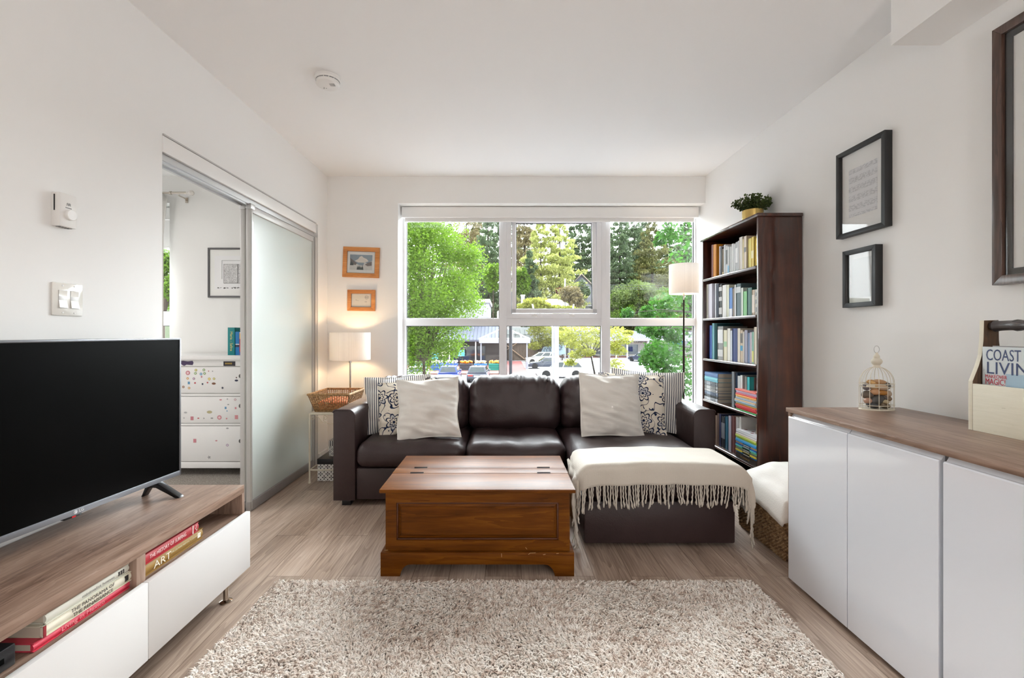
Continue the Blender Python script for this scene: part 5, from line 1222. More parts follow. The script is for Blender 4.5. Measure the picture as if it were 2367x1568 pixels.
stick = [[(252, 323, 20, PINK, 0), (325, 298, 12, OLV, 0), (320, 327, 12, GRN, 0), (397, 296, 12, GRN, 0), (403, 328, 12, GRN, 0), (371, 333, 12, BLU, 0), (440, 307, 8, PINK, 2), (476, 308, 5, GRY, 0), (250, 373, 11, TAN, 0), (306, 375, 11, (170, 130, 160), 0), (376, 358, 12, PINK, 2), (446, 378, 12, YEL, 0), (489, 376, 11, OLV, 0), (261, 414, 12, BLU, 1), (317, 414, 8, RED, 0), (430, 411, 7, RED, 0), (487, 420, 18, BRN, 3), (211, 450, 11, BRN, 0), (263, 460, 11, TAN, 0), (174, 472, 12, BRN, 0), (566, 459, 14, NVY, 2), (385, 424, 8, NVY, 1), (692, 366, 9, (90, 40, 50), 2), (692, 392, 16, NVY, 3)],
 [(549, 567, 11, PINK, 3), (610, 560, 9, GRY, 2), (681, 565, 11, (206, 170, 176), 0), (618, 610, 9, GRY, 3), (594, 640, 10, BLU, 1), (607, 668, 8, BLU, 2), (685, 642, 9, PINK, 1), (230, 682, 14, GRY, 3), (448, 678, 24, (190, 180, 140), 3), (290, 735, 17, PINK, 1), (347, 734, 9, RED, 3), (397, 735, 9, GRY, 2), (470, 734, 12, GRY, 3), (538, 727, 20, PINK, 0), (603, 737, 7, PINK, 0), (692, 724, 18, (220, 150, 156), 1), (217, 732, 9, GRY, 2)],
 [(315, 938, 17, PINK, 1), (610, 825, 12, GRY, 3), (510, 938, 10, PINK, 3), (445, 1088, 18, GRY, 2), (610, 978, 12, (176, 150, 176), 0)]]
for k, (za, zb_) in enumerate(((.689, .909), (.440, .660), (.119, .414))):
    m = MB(); m.box((DX0+.045, DYF+.002, za), (DX1-.045, DYF+.024, zb_), .002); dr = m.build('drawer', M['whitewood'], t)
    for x in (-2.186, -2.79):
        zk = {0: .842, 1: .594, 2: .302}[k]-.007
        m = MB(); m.lathe([(.007, 0), (.007, .012), (.017, .018), (.019, .026), (.014, .033), (.001, .035)], (x, DYF+.002, zk), 20, M=Matrix.Rotation(R(90), 4, 'X')); m.build('knob', plain('dark_grey_knob', (70, 70, 70), .4), dr)
    for (x, y, r_, col, kind) in stick[k]:
        X, _, Z = at(370+x*.2551, 780+y*.2551, DYF+.002); q = r_*.2551*DYF/F
        Z = min(max(Z, za+q+.002), zb_-q-.002)
        m = MB()
        if kind == 0: poly = [(X+q*math.cos(i*.393), Z+q*math.sin(i*.393)) for i in range(16)]
        elif kind == 1: poly = [(X-q*.8, Z-q), (X+q*.8, Z-q), (X+q*.8, Z+q), (X-q*.8, Z+q)]
        elif kind == 2: poly = [(X+q*(1 if i % 2 else .45)*math.cos(i*math.pi/5), Z+q*(1 if i % 2 else .45)*math.sin(i*math.pi/5)) for i in range(10)]
        else: poly = [(X+q*math.cos(i*.393), Z+q*.55*math.sin(i*.393)) for i in range(16)]
        m.prism(poly, 'y', DYF+.0012, DYF+.0022); m.build('sticker', plain('sticker', col, .5, var=.25), dr)
        if kind == 0 and r_ >= 11: m = MB(); m.prism([(X+q*.55*math.cos(i*.6), Z+q*.55*math.sin(i*.6)) for i in range(10)], 'y', DYF+.0008, DYF+.0014); m.build('sticker', plain('sticker', tuple(min(255, int(v*.4+150)) for v in col), .5), dr)
X, _, Z = at(431, 840, DYF); m = MB(); m.prism([(X-.062, Z+.014), (X-.03, Z+.021), (X+.01, Z+.015), (X+.05, Z+.02), (X+.058, Z+.004), (X+.05, Z-.016), (X+.0, Z-.012), (X-.02, Z-.023), (X-.04, Z-.012)], 'y', DYF+.0002, DYF+.003); m.build('sticker', plain('purple_badge', (74, 56, 96), .4, var=.5), fz)
X, _, Z = at(530, 841, DYF); m = MB(); m.box((X-.049, DYF+.0002, Z-.019), (X+.049, DYF+.003, Z+.019)); o = m.build('sticker', plain('black_badge', (30, 22, 36), .3), fz)
m = MB()
for i in range(5): m.box((X-.034+i*.012, DYF-.0004, Z-.006), (X-.026+i*.012, DYF+.001, Z+.008))
m.build('sticker', plain('gold_badge', (170, 140, 50), .4), fz)
# things on the dresser
zd = 1.0035
b = book((-2.364, 3.89, zd), (.060, .16, .236), (14, 132, 136), 'teal hardback with gold script on the dresser', 'z', '-y')
text('spine_title', 'Maria - Safina', .031, plain('gold_script', (226, 206, 120), .4), b, (-2.333, 3.8872, zd+.118), (0, 0, -1), (1, 0, 0), sx=1.0)
book((-2.303, 3.895, zd), (.036, .15, .200), (26, 122, 190), 'bright blue book between the teal and the red ones on the dresser', 'z', '-y', band=[(.34, .44, (40, 60, 90)), (.42, .48, (214, 224, 232))])
book((-2.266, 3.892, zd), (.062, .15, .196), (186, 34, 52), 'red book with a yellow head and blue foot on the dresser', 'z', '-y', band=[(.70, .94, (240, 190, 60)), (.0, .14, (40, 70, 150)), (.95, 1.0, (230, 230, 230))])
m = MB(); m.box((-2.302, 4.06, zd), (-2.19, 4.085, zd+.24)); tag(m.build('book', bmat((120, 140, 120))), 'sage green book standing behind the blue and red ones on the dresser', 'book')
t = thing('curtain_rod', (-3.4, 4.215, 2.49), 'brushed metal curtain rod with a round finial above the bedroom window', 'curtain rod')
m = MB(); m.tube([(-4.5, 4.215, 2.49), (-2.93, 4.215, 2.49)], .010, 10); m.tube([(-3.10, 4.215, 2.49), (-2.93, 4.215, 2.49)], .0125, 10); m.build('rod', M['chrome'], t)
m = MB(); m.lathe([(.001, -.024), (.014, -.021), (.024, -.006), (.024, .006), (.014, .021), (.001, .024)], (-2.900, 4.215, 2.49), 20); m.tube([(-2.94, 4.215, 2.49), (-2.915, 4.215, 2.49)], .014, 10); m.build('finial', plain('frosted_ball', (226, 220, 214), .15, coat=.5), t)
m = MB(); m.tube([(-3.02, 4.33, 2.465), (-3.02, 4.215, 2.468)], .006, 8); m.box((-3.032, 4.324, 2.43), (-3.008, 4.33, 2.48)); m.lathe([(.016, -.008), (.016, .008)], (-3.09, 4.215, 2.49), 14, M=Matrix.Rotation(R(90), 4, 'Y')); m.build('bracket', M['chrome'], t)
def curt(u, v):
    w = .30+.05*max(0, 1-(1-v)*8); x = -3.175+.04*max(0, 1-(1-v)*6)-w*(1-u); return (x, 4.215+.022*math.sin(u*40), .30+v*2.175)
m = MB(); m.grid(curt, 60, 24); o = m.build('curtain', M['curtain'], smooth=85); md = o.modifiers.new('thickness', 'SOLIDIFY'); md.thickness = .004
tag(o, 'white curtain gathered beside the bedroom window', 'curtain')
# ------------------------------------------------------------------ outside: street, shops, cars, trees (seen from one floor up)
GZ = -3.30
def ext(name, boxes, mat): 
    mb = MB()
    for a, b in boxes: mb.box(a, b)
    return struct(mb.build(name, mat, smooth=0))
ext('ground', [((-90, 6, GZ-.3), (110, 88, GZ))], plain('sunlit_asphalt', (128, 128, 132), .9, var=.15))
ext('pavement', [((-40, 49, GZ), (-.2, 62, GZ+.13)), ((-40, 83, GZ), (60, 86, GZ+.13))], plain('brick_pavement', (116, 76, 70), .9, var=.2))
ext('path_brick', [((-.2, 46, GZ), (2.6, 71, GZ+.10))], plain('red_brick_paving', (122, 62, 60), .9, var=.2))
ext('path_ramp', [((.7, 40, GZ), (2.7, 46, GZ+.06))], plain('pale_paving', (118, 98, 90), .9, var=.2))
mb = MB()
for x in (-6.9, -3.8, -1.0): mb.box((x, 37, GZ), (x+.12, 45.5, GZ+.012))
struct(mb.build('road_marking', plain('white_line', (180, 180, 180), .8)))
t = thing('kerb', (1.7, 45.6, GZ), 'pair of yellow painted kerbs beside the brick path', 'kerb')
for x in (.62, 2.62): m = MB(); m.box((x, 40, GZ), (x+.14, 46, GZ+.18), .02); m.build('kerb_side', plain('yellow_kerb', (214, 190, 120), .8), t)
m = MB()
def terrain(x, y): return GZ-.05 if y < 84 else GZ-.05+13.5*min(1, max(0, (y-96)/34))+.10*max(0, y-130)+1.0*nz((x*.03, y*.03, 0), 1)*min(1, (y-84)/20)
def hillf(u, v):
    x = -150+330*u; y = 84+150*v
    return (x, y, terrain(x, y))
m.grid(hillf, 70, 36); struct(m.build('hill', plain('wooded_slope', (58, 70, 42), .95, var=.4)))
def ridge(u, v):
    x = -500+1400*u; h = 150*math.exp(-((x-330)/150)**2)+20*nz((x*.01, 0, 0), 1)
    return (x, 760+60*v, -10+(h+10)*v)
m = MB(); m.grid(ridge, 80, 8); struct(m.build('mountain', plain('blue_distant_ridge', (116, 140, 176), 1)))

# grocery shop on the window's near end of the street
white = plain('white_painted_timber', (214, 214, 218), .6); dark = plain('dark_shop_glass', (34, 38, 42), .1, coat=.6); greyr = plain('ribbed_metal_roof', (84, 90, 106), .85); lav = plain('pale_grey_render', (150, 150, 164), .8)
t = thing('grocery_shop', (-14, 66, GZ), 'low grocery shop with a ribbed grey roof behind the fresh green tree', 'shop')
m = MB(); m.box((-34, 62, GZ+.13), (-.5, 78, .3)); m.build('wall', plain('dark_shopfront', (62, 60, 60), .8), t)
m = MB()
for i in range(70):
    x = -34.5+i*.49; m.add([(x, 60.5, .25), (x+.40, 60.5, .25), (x+.40, 65, 2.35), (x, 65, 2.35)], [(0, 1, 2, 3)]); m.add([(x+.40, 60.5, .25), (x+.49, 60.5, .25), (x+.49, 65, 2.35), (x+.40, 65, 2.35), (x+.445, 60.5, .36), (x+.445, 65, 2.46)], [(0, 4, 5, 3), (4, 1, 2, 5)])
m.box((-34.5, 60.45, .05), (-.2, 60.55, .28)); m.build('roof', greyr, t)
m = MB(); m.box((-34, 66, 2.0), (-2.3, 78, 5.6)); m.build('upper_wall', lav, t)
m = MB(); m.box((-34.2, 65.8, 5.6), (-2.1, 78, 6.1)); m.build('parapet', white, t)
for x in (-22, -17, -12.5, -8.8, -5.6):
    m = MB(); m.box((x, 61.9, GZ+.5), (x+3.0, 62.0, -.6)); w = m.build('window', dark, t)
for x in (-18.5, -13.2, -9.2, -7.4, -3.9):
    m = MB(); m.box((x, 60.6, GZ+.13), (x+.14, 60.75, .1)); m.build('post', white, t)
for x, zz, col in ((-9.7, -1.7, (70, 170, 220)), (-6.2, -1.3, (80, 170, 214)), (-8.6, -1.3, (226, 220, 206))):
    m = MB(); m.box((x, 60.55, zz-.6), (x+.9, 60.6, zz+.2)); m.build('poster', plain('shop_poster', col, .6), t)
# entrance canopy
t = thing('entrance_canopy', (.0, 57, GZ), 'white trussed gable canopy over the brick path', 'canopy')
cx0, cz0, hw, rise = 0.02, .46, 3.15, 1.45
m = MB()
for y in (56, 59.5):
    m.tube([(cx0-hw, y, cz0), (cx0, y, cz0+rise), (cx0+hw, y, cz0)], .075, 4); m.tube([(cx0-hw, y, cz0), (cx0+hw, y, cz0)], .07, 4)
    for f in (-.66, -.33, 0, .33, .66): m.tube([(cx0+hw*f, y, cz0), (cx0+hw*f, y, cz0+rise*(1-abs(f)))], .05, 4)
m.build('truss', white, t)
m = MB(); m.box((cx0-hw, 55.95, cz0-.52), (cx0+hw, 56.1, cz0-.06)); m.box((cx0+hw-.12, 56, cz0-.52), (cx0+hw, 60, cz0-.06)); m.build('fascia', plain('grey_fascia', (150, 154, 168), .6), t)
for x in (-2.9, 2.78):
    m = MB(); m.tube([(x, 56.2, cz0-.5), (x, 56.2, GZ+.1)], .08, 8); m.tube([(x, 56.2, GZ+.9), (x, 56.2, GZ+.08)], .17, 10); m.build('post', plain('grey_post', (140, 144, 156), .6), t)
t = thing('slatted_hall', (3.5, 78, GZ), 'dark timber slatted building behind the entrance canopy', 'building')
m = MB(); m.box((-.3, 75, GZ), (9.0, 80, -.2)); m.build('wall', plain('dark_timber', (84, 74, 68), .9, var=.2), t)
m = MB()
for i in range(37): m.box((-.2+i*.25, 74.9, GZ), (-.08+i*.25, 75.0, -.3))
m.build('slats', plain('timber_slat', (106, 92, 84), .9, var=.2), t)
m = MB(); m.add([(-.3, 74.5, -.2), (9.2, 74.5, -.2), (9.2, 80, 2.2), (-.3, 80, 2.2)], [(0, 1, 2, 3)])
for i in range(8): m.tube([(.3+i*.8, 74.6, -.1), (.3+i*.8, 79, 1.8)], .05, 4); 
m.tube([(-.2, 76.6, .9), (9, 76.6, .9)], .06, 4); m.build('roof', plain('glazed_roof', (64, 70, 70), .7), t)
m = MB(); m.tube([(.0, 74.6, -.6), (3.3, 74.6, GZ+.2)], .09, 4); m.tube([(2.6, 74.6, -.1), (.2, 74.6, -1.7)], .06, 4); m.build('brace', plain('pale_brace', (150, 128, 110), .8), t)
# strip of shops
t = thing('strip_shops', (26, 86, GZ), 'long row of low shops with a corrugated pale roof across the car park', 'shop')
m = MB(); m.box((9.2, 86, GZ), (60, 95, .35)); m.build('wall', plain('pale_shopfront', (206, 204, 200), .8), t)
m = MB(); n = 260
vs = []
for i in range(n+1):
    x = 9.0+52*i/n; h = .06*math.sin(i*math.pi/1.0+.5) if i % 2 else .05
    vs += [(x, 82.4, .12+h), (x, 86.5, 1.62+h)]
m.add(vs, [(2*i, 2*i+2, 2*i+3, 2*i+1) for i in range(n)]); m.build('roof', plain('corrugated_roof', (96, 98, 112), .85), t, smooth=0)
m = MB(); m.box((9.0, 82.35, -.25), (61, 82.5, .14)); m.build('fascia', plain('mauve_fascia', (166, 166, 178), .7), t)
m = MB(); m.box((19.3, 85.7, -.86), (30.5, 86, -.22)); sb = m.build('sign_band', plain('cream_sign_band', (222, 212, 204), .7), t)
text('sign_lettering', 'BEST COMFORTS', .62, plain('brown_sign_letter', (120, 96, 96), .7), t, (25.2, 85.66, -.53), (1, 0, 0), (0, 0, 1), sx=.95, ext=.02)
m = MB(); m.box((20.4, 85.6, -.42), (21.6, 85.7, -.18)); m.build('awning_stripe', plain('red_awning', (196, 60, 50), .7), t)
for x, w in ((9.8, 1.6), (11.9, 1.5), (14.0, 1.2), (17.2, 1.7), (20.6, 1.3), (22.6, 2.6), (27, 3), (31, 3), (35.5, 1.8), (38, 2)):
    m = MB(); m.box((x, 85.9, GZ+.5), (x+w, 86.0, -1.0)); wn = m.build('window', plain('shop_window', (112, 124, 132), .08, coat=.5), t)
    m = MB(); m.box((x+w*.3, 85.86, GZ+1.0), (x+w*.62, 85.9, GZ+1.9)); m.build('poster', plain('shop_poster', (40, 56, 110) if x > 20 else (216, 214, 210), .6), wn)
for x in (11.6, 13.6, 15.8, 19.0, 20.2, 22.2, 26):
    m = MB(); m.box((x, 82.6, GZ), (x+.22, 82.8, -.2)); m.build('post', white, t)
m = MB(); m.box((31.0, 85.5, -.95), (35.6, 85.9, -.30)); m.box((36.4, 85.5, -.95), (40, 85.9, -.30)); m.build('blue_sign', plain('bright_blue_sign', (52, 150, 214), .6), t)
m = MB(); m.box((33.9, 85.4, -.95), (35.4, 85.5, -.30)); m.build('white_sign', plain('white_sign', (226, 226, 230), .6), t)
text('sign_lettering', 'Re', .55, plain('blue_sign_letter', (70, 110, 170), .6), t, (34.6, 85.38, -.64), (1, 0, 0), (0, 0, 1), ext=.02)
# angled hoarding with big lettering
t = thing('sign_trailer', (7.8, 73, GZ), 'pale blue hoarding with big navy lettering behind the parked cars', 'sign')
m = MB(); m.prism([(5.72, -2.2), (6.3, -1.05), (9.4, -.38), (9.9, -2.15), (8.6, -2.4), (6.0, -2.4)], 'y', 73, 73.25, .02); m.build('board', plain('pale_blue_board', (176, 200, 214), .6), t)
m = MB(); m.box((9.95, 73, -2.4), (10.3, 73.3, -.42)); m.build('end_post', plain('dark_end', (70, 72, 76), .7), t)
for x in (6.4, 9.2): m = MB(); m.box((x, 73.05, GZ), (x+.12, 73.17, -2.3)); m.build('leg', M['bark'], t)
nv = plain('navy_letters', (40, 54, 96), .6); ud = Vector((1, 0, .20)).normalized()
text('sign_lettering', 'DOOR2', 1.15, nv, t, (6.88, 72.98, -1.66), ud, (-.10, 0, 1), sx=.46, ext=.01); text('sign_lettering', 'OP', 1.12, nv, t, (9.0, 72.98, -1.24), ud, (-.10, 0, 1), sx=.46, ext=.01)
# poles, just across the pavement
t = thing('lamp_post', (.30, 22, GZ), 'black lamp post just outside the window', 'lamp post')
m = MB(); m.tube([(.30, 22, GZ+.02), (.30, 22, 3.2)], .078, 10); m.build('post', plain('black_iron', (40, 42, 50), .5), t)
m = MB(); m.lathe([(.17, 0), (.15, .12), (.085, .2)], (.30, 22, GZ), 14); m.build('base', plain('black_iron', (40, 42, 50), .5), t)
t = thing('sign_pole', (2.38, 21, GZ), 'white painted pole standing in front of the parked cars', 'pole')
m = MB(); m.tube([(2.40, 21, GZ), (2.40, 21, 1.6)], .10, 10); m.build('post', plain('white_pole', (230, 230, 234), .5), t)
m = MB(); m.tube([(2.235, 21, GZ), (2.235, 21, 1.6)], .055, 8); m.build('conduit', plain('blue_grey_conduit', (150, 156, 176), .5), t)
m = MB(); m.box((2.08, 20.95, GZ), (2.30, 21.1, -1.45)); m.build('cabinet', plain('grey_cabinet', (176, 172, 168), .7), t)
t = thing('litter_bin', (-6.1, 36, GZ), 'square grey planter bin beside the thin tree trunk', 'planter')
m = MB(); m.box((-6.7, 35.6, GZ), (-5.6, 36.4, GZ+.95), .03); m.build('bin', plain('concrete_bin', (150, 152, 148), .8), t)

# cars (own frame: x forward, wheels on z = 0)
tyre = plain('tyre', (26, 26, 28), .8); rim = plain('alloy_wheel', (176, 178, 182), .3, metal=.7)
def car(name, loc, rz, col, label, L=4.6, Wd=1.82, Hh=1.48, style='sedan', group='parked cars'):
    t = thing(name, loc, label, 'car', group, R(rz)); paint = plain('car_paint', col, .25, coat=.8)
    h = L/2; belt = Hh*.60 if style != 'suv' else Hh*.58
    low = [(-h+.06, .30), (-h, .52), (-h+.05, belt*.86), (-h+.22, belt+.02), (h*.22, belt+.02), (h*.42, belt-.02), (h-.35, belt*.84), (h-.06, belt*.66), (h, .46), (h-.08, .24), (-h+.1, .24)]
    bm = bmesh.new(); A = [bm.verts.new((x, -Wd/2, z)) for x, z in low]; B = [bm.verts.new((x, Wd/2, z)) for x, z in low]; n = len(low)
    bm.faces.new(A); bm.faces.new(B[::-1])
    for i in range(n): bm.faces.new((A[i], B[i], B[(i+1) % n], A[(i+1) % n]))
    bmesh.ops.recalc_face_normals(bm, faces=bm.faces); bmesh.ops.bevel(bm, geom=list(bm.edges), offset=.07, segments=3, profile=.6, affect='EDGES')
    m = MB(); m.bm(bm); m.build('body', paint, t, world=False, smooth=45)
    if style == 'sedan': bot = (-h*.72, h*.40); topx = (-h*.42, h*.06)
    elif style == 'van': bot = (-h*.95, h*.66); topx = (-h*.86, h*.22)
    else: bot = (-h*.96, h*.40); topx = (-h*.74, h*.10)
    w0, w1 = Wd/2-.06, Wd/2-.24
    P = [(bot[0], -w0, belt), (bot[1], -w0, belt), (bot[1], w0, belt), (bot[0], w0, belt), (topx[0], -w1, Hh-.06), (topx[1], -w1, Hh-.06), (topx[1], w1, Hh-.06), (topx[0], w1, Hh-.06)]
    bm = bmesh.new(); v = [bm.verts.new(p) for p in P]
    for f in ((3, 2, 1, 0), (4, 5, 6, 7), (0, 1, 5, 4), (2, 3, 7, 6), (1, 2, 6, 5), (3, 0, 4, 7)): bm.faces.new([v[i] for i in f])
    bmesh.ops.recalc_face_normals(bm, faces=bm.faces); bmesh.ops.bevel(bm, geom=list(bm.edges), offset=.06, segments=2, profile=.6, affect='EDGES')
    m = MB(); m.bm(bm); m.build('roof', paint, t, world=False, smooth=45)
    V_ = [Vector(p) for p in P]
    def glass(nm, a, b, c_, d, u0, u1, v0, v1):
        def pt(u, v): return (V_[a].lerp(V_[b], u)).lerp(V_[d].lerp(V_[c_], u), v)
        q = [pt(u0, v0), pt(u1, v0), pt(u1-.02, v1), pt(u0+.02, v1)]; nn = (q[1]-q[0]).cross(q[3]-q[0]).normalized()
        m = MB(); m.add([p+nn*.012 for p in q]+[p-nn*.01 for p in q], [(0, 1, 2, 3), (7, 6, 5, 4), (0, 4, 5, 1), (1, 5, 6, 2), (2, 6, 7, 3), (3, 7, 4, 0)]); m.build(nm, M['carglass'], t, world=False, smooth=0)
    for a, b, c_, d in ((0, 1, 5, 4), (2, 3, 7, 6)):
        for u0, u1 in ((.06, .32), (.34, .64), (.66, .94)) if style != 'sedan' else ((.16, .50), (.52, .90)): glass('side_window', a, b, c_, d, u0, u1, .12, .86)
    glass('windscreen', 1, 2, 6, 5, .06, .94, .08, .92); glass('rear_window', 3, 0, 4, 7, .08, .92, .14, .88)
    for x in (-h*.60, h*.62):
        for s in (-1, 1):
            r = .33 if style != 'suv' else .37; Mx = Matrix.Translation((x, s*(Wd/2-.10), r)) @ Matrix.Rotation(R(90), 4, 'X')
            m = MB(); m.lathe([(r*.62, -.11), (r*.97, -.11), (r, -.08), (r, .08), (r*.97, .11), (r*.62, .11)], (0, 0, 0), 22, M=Mx, caps=False); wh = m.build('wheel', tyre, t, world=False)
            m = MB(); m.lathe([(r*.64, -.08), (r*.64, .08)], (0, 0, 0), 18, M=Mx); 
            for k in range(5): w = k*2*math.pi/5; m.box((-.035, .02, -.115), (.035, r*.6, .115), M=Mx @ Matrix.Rotation(w, 4, 'Z'))
            hb = m.build('hub', rim, wh, world=False, smooth=0)
            m = MB(); m.lathe([(r+.05, -.13), (r+.05, .118)], (0, 0, 0), 22, M=Mx); m.build('wheel_arch', M['black'], t, world=False)
    for s in (-1, 1):
        m = MB(); m.box((-h-.012, s*(Wd/2-.34)-.22, belt*.66), (-h+.10, s*(Wd/2-.34)+.22, belt*.80), .02); m.build('tail_light', plain('red_lamp', (190, 40, 34), .2, coat=.6), t, world=False)
        m = MB(); m.box((h-.20, s*(Wd/2-.32)-.2, belt*.66), (h-.02, s*(Wd/2-.32)+.2, belt*.78), .02); m.build('headlight', plain('clear_lamp', (214, 218, 222), .08, coat=.8), t, world=False)
        m = MB(); m.box((bot[1]-.55, s*(Wd/2+.02)-.09, belt+.02), (bot[1]-.38, s*(Wd/2+.02)+.09, belt+.14), .03); m.build('mirror', paint, t, world=False)
    m = MB(); m.box((-h-.016, -.26, .52), (-h+.02, .26, .66)); m.build('number_plate', plain('plate', (222, 222, 220), .5), t, world=False)
    m = MB(); m.box((-h-.01, -Wd/2+.1, .26), (-h+.12, Wd/2-.1, .40), .03); m.box((h-.14, -Wd/2+.1, .22), (h-.0, Wd/2-.1, .34), .03); m.build('bumper', M['black'], t, world=False)
    return t
g0 = GZ+.003
car('car', (5.62, 46.0, g0), 181, (232, 234, 236), 'white sport utility car parked side-on behind the white pole', 4.85, 1.9, 1.72, 'suv')
car('car', (5.25, 58.0, g0), 180, (44, 52, 70), 'dark navy saloon parked behind the white sport utility car', 4.6, 1.8, 1.46, 'sedan')
car('car', (5.6, 67.0, g0), 180, (196, 198, 196), 'silver minivan parked farthest back, in front of the lettered hoarding', 5.0, 1.95, 1.74, 'van')
car('car', (-5.05, 42.4, g0), 91, (36, 58, 130), 'bright blue car seen from behind in the parking row', 4.3, 1.86, 1.56, 'hatch')
car('car', (-2.40, 43.0, g0), 88, (62, 68, 84), 'dark grey car partly hidden by branches, beside the bright blue one', 4.4, 1.86, 1.50, 'hatch')
car('car', (-8.2, 43.2, g0), 95, (220, 222, 224), 'white car half hidden behind the trunk of the fresh green tree', 4.4, 1.8, 1.45, 'hatch')
car('car', (21.6, 71.5, g0), 118, (58, 64, 84), 'dark blue hatchback parked alone in front of the row of shops', 4.4, 1.84, 1.54, 'hatch')
# produce stands in front of the grocery
cr = [(-1.1, (40, 130, 120), (240, 160, 50), 'green crate of oranges'), (-2.8, (46, 110, 190), (244, 206, 150), 'blue crate of pale fruit'), (-4.5, (60, 60, 70), (250, 140, 20), 'dark crate heaped with bright oranges'), (-6.2, (46, 90, 170), (220, 226, 220), 'blue crate of white flowers'), (-7.9, (60, 100, 170), (216, 224, 214), 'blue crate of white flowers'), (-9.9, (40, 120, 110), (224, 220, 216), 'green crate of white flowers')]
CW = ['at the door end of the shop front', 'next to the one nearest the door', 'third from the shop door', 'behind the dark grey car', 'behind the bright blue car', 'beyond the bright blue car']
for i, (x, cc, fc, lab) in enumerate(cr):
    t = thing('produce_crate', (x, 53.5, GZ+.13), lab+' '+CW[i], 'crate', 'produce crates outside the grocery')
    m = MB(); z = GZ+.13
    for k in range(4): m.box((x-.75, 53.1, z+k*.2), (x+.75, 53.9, z+k*.2+.15))
    m.build('crate', plain('crate', cc, .7), t, smooth=0)
    rr = random.Random(i); m = MB()
    for k in range(46): q = (x+rr.uniform(-.65, .65), 53.5+rr.uniform(-.35, .35)); m.lathe([(.01, -.1), (.08, -.06), (.11, 0), (.08, .07), (.01, .1)], (q[0], q[1], z+.85+rr.uniform(0, .22)), 8)
    o = m.build('produce', plain('produce', fc, .6, var=.2), t); o['kind'] = 'stuff'
# houses up the slope
def house(loc, w, dpt, hw_, rise, wallc, roofc, label, rz=0, wins=()):
    t = thing('house', loc, label, 'house', None, R(rz)); m = MB(); m.box((-w/2, 0, 0), (w/2, dpt, hw_)); m.prism([(-w/2, hw_), (w/2, hw_), (0, hw_+rise)], 'y', 0, dpt); m.build('wall', plain('house_wall', wallc, .8), t, world=False, smooth=0)
    m = MB(); o_ = .6
    for s in (-1, 1): m.add([(s*(w/2+o_), -o_, hw_-rise*o_/(w/2)), (0, -o_, hw_+rise), (0, dpt+o_, hw_+rise), (s*(w/2+o_), dpt+o_, hw_-rise*o_/(w/2))]+[(s*(w/2+o_), -o_, hw_-rise*o_/(w/2)+.3), (0, -o_, hw_+rise+.3), (0, dpt+o_, hw_+rise+.3), (s*(w/2+o_), dpt+o_, hw_-rise*o_/(w/2)+.3)], [(0, 1, 2, 3), (4, 7, 6, 5), (0, 4, 5, 1), (0, 3, 7, 4), (3, 2, 6, 7)])
    m.build('roof', plain('house_roof', roofc, .7), t, world=False, smooth=0)
    for x, z, a, b in wins:
        m = MB(); m.box((x-a/2-.12, -.06, z-.12), (x+a/2+.12, .02, z+b+.12)); f = m.build('window', white, t, world=False, smooth=0)
        m = MB(); m.box((x-a/2, -.09, z), (x+a/2, -.05, z+b)); m.build('pane', dark, f, world=False, smooth=0)
    return t
house((18.3, 108, 2.2), 9.0, 10, 8.2, 4.6, (120, 124, 136), (150, 140, 134), 'grey gabled house on the slope behind the tan spreading conifer', -6, [(.6, 7.6, 2.2, 1.4), (1.4, 3.6, 2.4, 1.8), (-2.2, 3.4, 1.6, 1.6)])
house((8.2, 109, 4.6), 7, 8, 3.6, 1.6, (196, 198, 204), (120, 112, 106), 'small pale house half hidden behind the two sunlit cedar trunks', 0, [(-1.6, 1.2, 1.6, 1.4), (1.6, 1.2, 1.8, 1.4)])
house((19.8, 98, 1.6), 5.0, 6, 3.0, 1.2, (220, 222, 230), (200, 192, 184), 'low white cabin below the grey gabled house', 0, [(.2, .8, 1.4, 1.3)])
t = thing('roof_tent', (8.2, 94, 1.6), 'bright sunlit low pitched roof above the yellow green shrubs', 'roof')
m = MB(); m.add([(-1.5, 92, 5.4), (18, 92, 4.4), (18, 100, 5.6), (-1.5, 100, 6.0), (6.0, 94, 8.3), (11.5, 96, 8.4), (-1.5, 92, 1.6), (18, 92, 1.6), (18, 100, 1.6), (-1.5, 100, 1.6)], [(0, 1, 5, 4), (1, 2, 5), (2, 3, 4, 5), (3, 0, 4), (6, 7, 1, 0), (7, 8, 2, 1), (8, 9, 3, 2), (9, 6, 0, 3)]); m.build('roof', plain('sunlit_pale_roof', (226, 222, 216), .8), t, smooth=0)
t = thing('chimney', (3.6, 90, 3.2), 'white rendered chimney stack at the end of the sunlit roof', 'chimney')
m = MB(); m.box((3.3, 90, 3.2), (4.0, 90.7, 8.6), .03); m.box((3.2, 89.9, 8.5), (4.1, 90.8, 8.75)); m.build('stack', white, t)
t = thing('power_line', (20, 81.5, 6), 'thin power lines crossing in front of the firs', 'power line')
m = MB()
for k, zz in enumerate((10.0, 9.6, 9.3)): m.tube([(10.8+i*3, 81.5, zz-.35*math.sin(math.pi*i/14)) for i in range(15)], .025, 4)
m.build('wire', plain('wire', (60, 62, 66), .6), t)
m = MB(); m.tube([(10.85, 81.5, GZ), (10.85, 81.5, 10.9)], .13, 8); m.build('pole', white, t)

